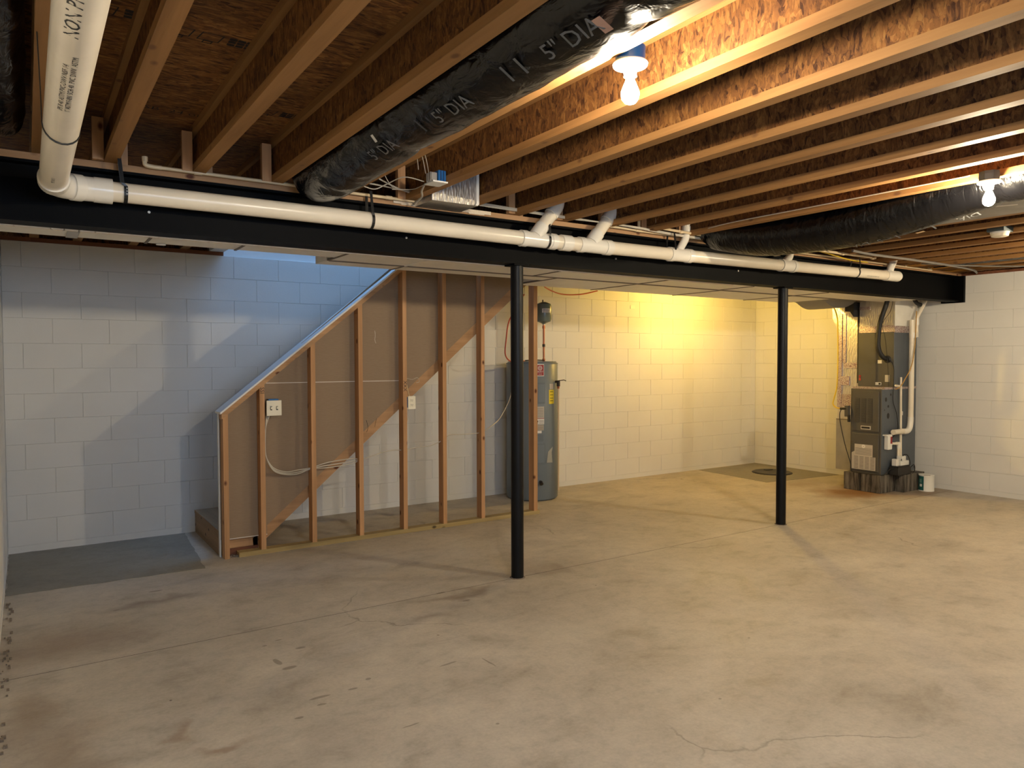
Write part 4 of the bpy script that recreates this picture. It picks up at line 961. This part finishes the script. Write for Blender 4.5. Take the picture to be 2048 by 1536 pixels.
for (x, z, rx_, rz_) in ((8.235, 1.075, .022, .026), (8.285, .995, .018, .016), (8.285, .885, .026, .034), (8.21, .955, .006, .01), (8.335, 1.13, .013, .014)):
    b = B(); K = 20; b.v = [(x+rx_*cos(2*PI*i/K), fy0-.0008, z+rz_*sin(2*PI*i/K)) for i in range(K)]+[(x+rx_*cos(2*PI*i/K), fy0+.004, z+rz_*sin(2*PI*i/K)) for i in range(K)]
    b.f = [tuple(range(K)), tuple(range(2*K-1, K-1, -1))]+[(i, K+i, K+(i+1) % K, (i+1) % K) for i in range(K)]; b.build('knockout', INK, fu)
B().box(8.54, 8.60, fy0-.002, fy0, .88, .925).build('label', LABELW, fu); text('label_print', 'HOT', .016, lambda u, v: (8.55+u, fy0-.003, .903+v), INK, fu); text('label_print', 'VENT', .013, lambda u, v: (8.55+u, fy0-.003, .886+v), INK, fu)
B().box(8.86, 8.875, fy0-.003, fy0, .235, .255).build('knockout', INK, fu)
# junction box on left side
B().box(8.09, 8.135, 4.975, 5.02, .86, .99).build('disconnect_box', FURN, fu); B().box(8.08, 8.11, 4.955, 4.975, .80, .88).build('switch_plug', INK, fu)
# coil cabinet
co_ = thing('coil_cabinet', (8.6, 4.8, 1.2), 'dark grey coil cabinet standing on the furnace', 'air handler')
B().box(8.395, 8.89, fy0, 5.035, 1.215, 1.853).build('cabinet', FURN_S, co_, bevel=.004)
B().box(8.388, 8.396, fy0+.002, 5.033, 1.218, 1.850).build('front_panel', FURN, co_)
B().box(8.20, 8.89, fy0-.001, fy1+.02, 1.190, 1.216).build('seam_tape', TAPE, co_)
for (y, z, s, mt) in ((5.01, 1.30, .014, RED), (5.01, 1.335, .014, REDLAB)): B().box(8.384, 8.388, y-s*.8, y+s*.8, z-s, z+s).build('port_cap', mt, co_)
B().box(8.384, 8.388, 4.745, 4.815, 1.235, 1.268).build('label', LABELW, co_); B().box(8.382, 8.384, 4.75, 4.775, 1.24, 1.262).build('port', INK, co_)
B().box(8.384, 8.388, 4.65, 4.70, 1.275, 1.355).build('label', LABEL, co_); B().box(8.384, 8.388, 4.74, 4.79, 1.49, 1.53).build('label', LABELW, co_)
B().lathe([(.045, 0), (.03, -.012)], (8.388, 4.675, 1.54), 'x', 20).build('line_port', RUBBER, co_)
# plenum (foil)
pn = thing('supply_plenum', (8.6, 4.8, 1.86), 'foil wrapped plenum rising from the coil cabinet to the ceiling', 'duct')
B().box(8.40, 8.885, fy0+.003, 5.03, 1.87, 2.30).build('wrap', FOIL, pn)
B().box(8.40, 8.89, fy0-.001, fy0+.004, 1.93, 2.30).build('side_wrap', DUCTW, pn)
B().box(8.393, 8.400, fy0+.001, 5.032, 1.856, 1.935).build('foil_tape', TAPE, pn); B().box(8.393, 8.892, fy0-.004, fy0, 1.85, 1.925).build('foil_tape', TAPE, pn)
B().box(8.393, 8.400, 4.90, 5.03, 2.13, 2.17).build('foil_tape', TAPE, pn)
# return drop (foil) on the left
rd = thing('return_drop', (8.6, 5.2, .15), 'foil wrapped return duct standing left of the furnace', 'duct')
B().prism([(5.05, .17), (5.335, .17), (5.335, 1.90), (5.42, 2.06), (5.42, 2.30), (5.05, 2.30)], 'x', 8.45, 8.88).build('wrap', FOIL, rd)
B().box(8.43, 8.88, 4.985, 5.34, .17, .80).build('lower_section', GALV, rd)
B().box(8.427, 8.43, 4.99, 5.34, .79, .80).build('seam', DUCTS, rd)
for (y0, y1, z0, z1) in ((5.28, 5.335, .98, 2.1), (5.05, 5.25, 1.43, 1.50), (5.02, 5.335, .93, 1.11), (5.18, 5.29, 1.22, 1.33), (5.23, 5.27, 1.5, 2.1)):
    tx = 8.4405-.0012*((y0*37+z0*91) % 5); B().box(tx, 8.449, y0, y1, z0, z1).build('foil_tape', TAPE, rd)
B().box(8.40, 8.44, 5.036, 5.056, 1.25, 2.05).build('gap_shade_strip', RUBBER, rd)  # black strip imitates the shade in the gap beside the coil cabinet
tag(B().prism([(5.05, 2.23), (5.16, 2.23), (5.16, 2.12), (5.10, 2.12), (5.05, 2.05)], 'x', 8.30, 8.43).build('dark_hole_panel', RUBBER), 'black panel standing for the dark hole at the top between the two foil ducts', 'insulation')  # solid black piece, its colour stands in for the shade of a hole
# PVC vent and drains on the right side
vp = thing('vent_pipe', (8.65, 4.54, .7), 'white PVC vent pipe rising beside the furnace with an elbow at its foot', 'pipe')
B().tube([(8.28, 4.535, .700), (8.54, 4.535, .700)], .030, 20).build('inlet', PVC, vp, smooth=True)
B().tube([(8.48, 4.535, .700), (8.58, 4.535, .700), (8.63, 4.535, .735), (8.65, 4.535, .80), (8.653, 4.535, .86)], .033, 20, smooth=5).build('elbow', PVC2, vp, smooth=True)
B().tube([(8.653, 4.535, .82), (8.655, 4.535, 2.0)], .030, 20).build('riser', PVC, vp, smooth=True)
B().tube([(8.672, 4.533, 1.79), (8.672, 4.533, 1.85)], .042, 20).build('coupling', PVC2, vp, smooth=True)
vp2 = thing('vent_pipe', (8.78, 4.53, 2), 'second white vent pipe with a slanted top under the beam end', 'pipe')
B().tube([(8.72, 4.52, 1.80), (8.725, 4.52, 2.0), (8.74, 4.51, 2.06), (8.83, 4.47, 2.24), (8.86, 4.46, 2.33)], .022, 18, smooth=4).build('riser', PVC, vp2, smooth=True)
B().tube([(8.725, 4.52, 1.94), (8.725, 4.52, 2.02)], .027, 18).build('coupling', PVC2, vp2, smooth=True)
cdp = thing('condensate_pipe', (8.45, 4.55, .3), 'thin white condensate pipe from the coil down to the pump', 'pipe')
B().tube([(8.36, 4.56, 1.235), (8.46, 4.56, 1.225), (8.475, 4.56, 1.20), (8.475, 4.55, .35)], .013, 12).build('drain', PVC, cdp, smooth=True)
B().tube([(8.475, 4.56, 1.20), (8.475, 4.56, 1.33)], .012, 12).build('stub', PVC, cdp, smooth=True)
B().tube([(8.30, 4.56, .565), (8.43, 4.56, .560), (8.44, 4.56, .53), (8.44, 4.56, .30)], .015, 12).build('drain', PVC, cdp, smooth=True)
B().tube([(8.405, 4.56, .562), (8.445, 4.56, .562), (8.445, 4.56, .50)], .020, 12).build('elbow', PVC2, cdp, smooth=True)
tp = B(); tp.box(8.20, 8.285, 4.545, 4.598, .50, .675)
tr_ = thing('drain_trap', (8.24, 4.57, .5), 'white plastic drain trap on the furnace side', 'drain trap')
tp.build('body', WHITEP, tr_, bevel=.006); B().box(8.245, 8.275, 4.541, 4.545, .57, .65).build('opening', REDLAB, tr_); B().box(8.17, 8.20, 4.55, 4.598, .66, .675).build('flange', WHITEP, tr_)
pu = thing('condensate_pump', (8.42, 4.52, .207), 'black condensate pump with a white top on the plinth', 'pump')
B().box(8.27, 8.54, 4.46, 4.575, .207, .295).build('reservoir', INK, pu, bevel=.006)
B().box(8.285, 8.525, 4.47, 4.57, .295, .31).build('lid', RUBBER, pu)
B().box(8.36, 8.53, 4.48, 4.565, .31, .365).build('motor_cover', WHITEP, pu, bevel=.006); B().box(8.40, 8.475, 4.485, 4.56, .365, .42).build('motor_top', WHITEP, pu, bevel=.006)
B().box(8.30, 8.35, 4.50, 4.56, .31, .39).build('float_switch', LABELW, pu, bevel=.004)
cable('black_cord', [(8.40, 4.50, .37), (8.42, 4.49, .43), (8.47, 4.47, .43), (8.50, 4.455, .36), (8.50, 4.455, .31)], .005, RUBBER, 'black cord looped over the pump top', 'cord')
cable('black_cord', [(8.54, 4.47, .28), (8.60, 4.46, .31), (8.62, 4.46, .25), (8.57, 4.455, .22), (8.53, 4.455, .23)], .005, RUBBER, 'black cord loop at the right end of the pump', 'cord')
cable('black_cord', [(8.10, 5.00, .955), (8.09, 5.06, .94), (8.08, 5.075, .86), (8.085, 5.05, .70), (8.09, 5.0, .50), (8.10, 4.945, .32), (8.105, 4.93, .225), (8.10, 4.86, .215), (8.10, 4.72, .214), (8.105, 4.62, .215), (8.15, 4.56, .215), (8.22, 4.53, .28), (8.28, 4.50, .29)], .005, RUBBER, 'black cord hanging left of the furnace and running along its foot', 'cord')
cable('extension_cord', [(8.30, 5.30, 2.20), (8.20, 5.26, 2.19), (8.12, 5.17, 2.12), (8.10, 5.13, 2.0), (8.10, 5.12, 1.7), (8.10, 5.12, 1.4), (8.10, 5.13, 1.2), (8.10, 5.16, 1.08), (8.10, 5.175, 1.0), (8.10, 5.13, .96), (8.10, 5.06, .95)], .0075, YELLOW, 'yellow extension cord hanging left of the foil ducts', 'cord')
tag(B().tube([(8.10, 5.08, .95), (8.10, 5.0, .955)], .014, 10).build('cord_plug', RUBBER), 'black plug joining the yellow cord to the furnace box', 'plug')
cable('refrigerant_line', [(8.30, 4.62, 2.36), (8.28, 4.63, 2.2), (8.25, 4.68, 2.0), (8.25, 4.705, 1.85), (8.25, 4.71, 1.70), (8.27, 4.70, 1.62), (8.31, 4.68, 1.56), (8.39, 4.675, 1.545)], .026, RUBBER, 'black insulated refrigerant line curving into the coil cabinet', 'refrigerant line', seg=14)
tag(B().tube([(8.62, 4.50, 2.24), (8.65, 4.48, 2.19), (8.70, 4.46, 2.17)], .022, 12, smooth=4).build('line_stub', RUBBER), 'short black insulated stub hanging under the beam', 'pipe stub')
cable('low_voltage_wire', [(8.36, 4.60, 2.25), (8.34, 4.62, 2.1), (8.28, 4.68, 1.95), (8.30, 4.66, 1.8), (8.33, 4.65, 1.6), (8.345, 4.64, 1.4), (8.34, 4.63, 1.22)], .003, RUBBER, 'thin black wire down the front of the coil cabinet', 'wire')
cable('low_voltage_wire', [(8.37, 4.64, 1.53), (8.38, 4.595, 1.45), (8.36, 4.585, 1.2), (8.36, 4.585, 1.05), (8.42, 4.575, .90), (8.44, 4.575, .72), (8.30, 4.58, .60)], .004, RUBBER, 'black wire crossing the furnace side to the trap', 'wire')
cable('low_voltage_wire', [(8.66, 4.49, 2.1), (8.655, 4.49, 1.9), (8.63, 4.49, 1.65), (8.58, 4.50, 1.45), (8.50, 4.53, 1.3), (8.44, 4.55, 1.22), (8.38, 4.57, 1.19)], .0055, plain('amber line', (.50, .28, .06), .5), 'amber tube running beside the white vent pipe', 'tube')
# paint can
pc = thing('paint_can', (8.745, 4.39, 0), 'white paint can with teal label on the floor right of the plinth', 'paint can')
B().lathe([(.082, 0), (.084, .004), (.082, .008), (.082, .180), (.085, .186), (.082, .192)], (8.745, 4.39, 0), seg=36).build('can_body', WHITEP, pc, smooth=True)
B().lathe([(.078, .188), (.070, .185), (.0, .185)], (8.745, 4.39, 0), seg=36).build('lid', GALV, pc, smooth=True)
an = math.atan2(-4.39, -8.745)
curved(an-1.35, an-.32, .012, .176, 0, 'label', GREENL, pc, cx=8.745, cy=4.39, R=.082, th=.001)
curved(an-.9, an-.55, .055, .085, .0012, 'label_mark', LABELW, pc, cx=8.745, cy=4.39, R=.082, th=.001)
curved(an-.95, an-.6, .10, .145, .0012, 'label_mark', plain('pale teal', (.12, .25, .22), .5), pc, cx=8.745, cy=4.39, R=.082, th=.001)
curved(an-.3, an+.5, .190, .194, .002, 'paint_drip', plain('brown drips', (.16, .08, .05), .5), pc, cx=8.745, cy=4.39, R=.082, th=.001)
# sump cover
su = thing('sump_cover', (8.42, 6.28, 0), 'round dark sump cover set in the grey patch near the corner', 'sump cover')
B().lathe([(.25, .002), (.25, .014), (.235, .020), (.21, .016), (.0, .016)], (8.42, 6.27, 0), seg=48).build('lid', plain('sump plastic', (.045, .040, .032), .55), su, smooth=True)
B().lathe([(.262, .001), (.262, .008), (.25, .009)], (8.42, 6.27, 0), seg=48).build('rim', INK, su, smooth=True)
B().box(8.44, 8.56, 6.36, 6.42, .016, .024).build('hatch', INK, su)
# sheet of light tape on the block wall near the duct edge
tag(B().box(6.52, 6.60, YB-.006, YB-.003, 2.20, 2.245).build('paper_scrap', LABELW), 'small white scrap stuck on the back wall below the duct', 'paper scrap')
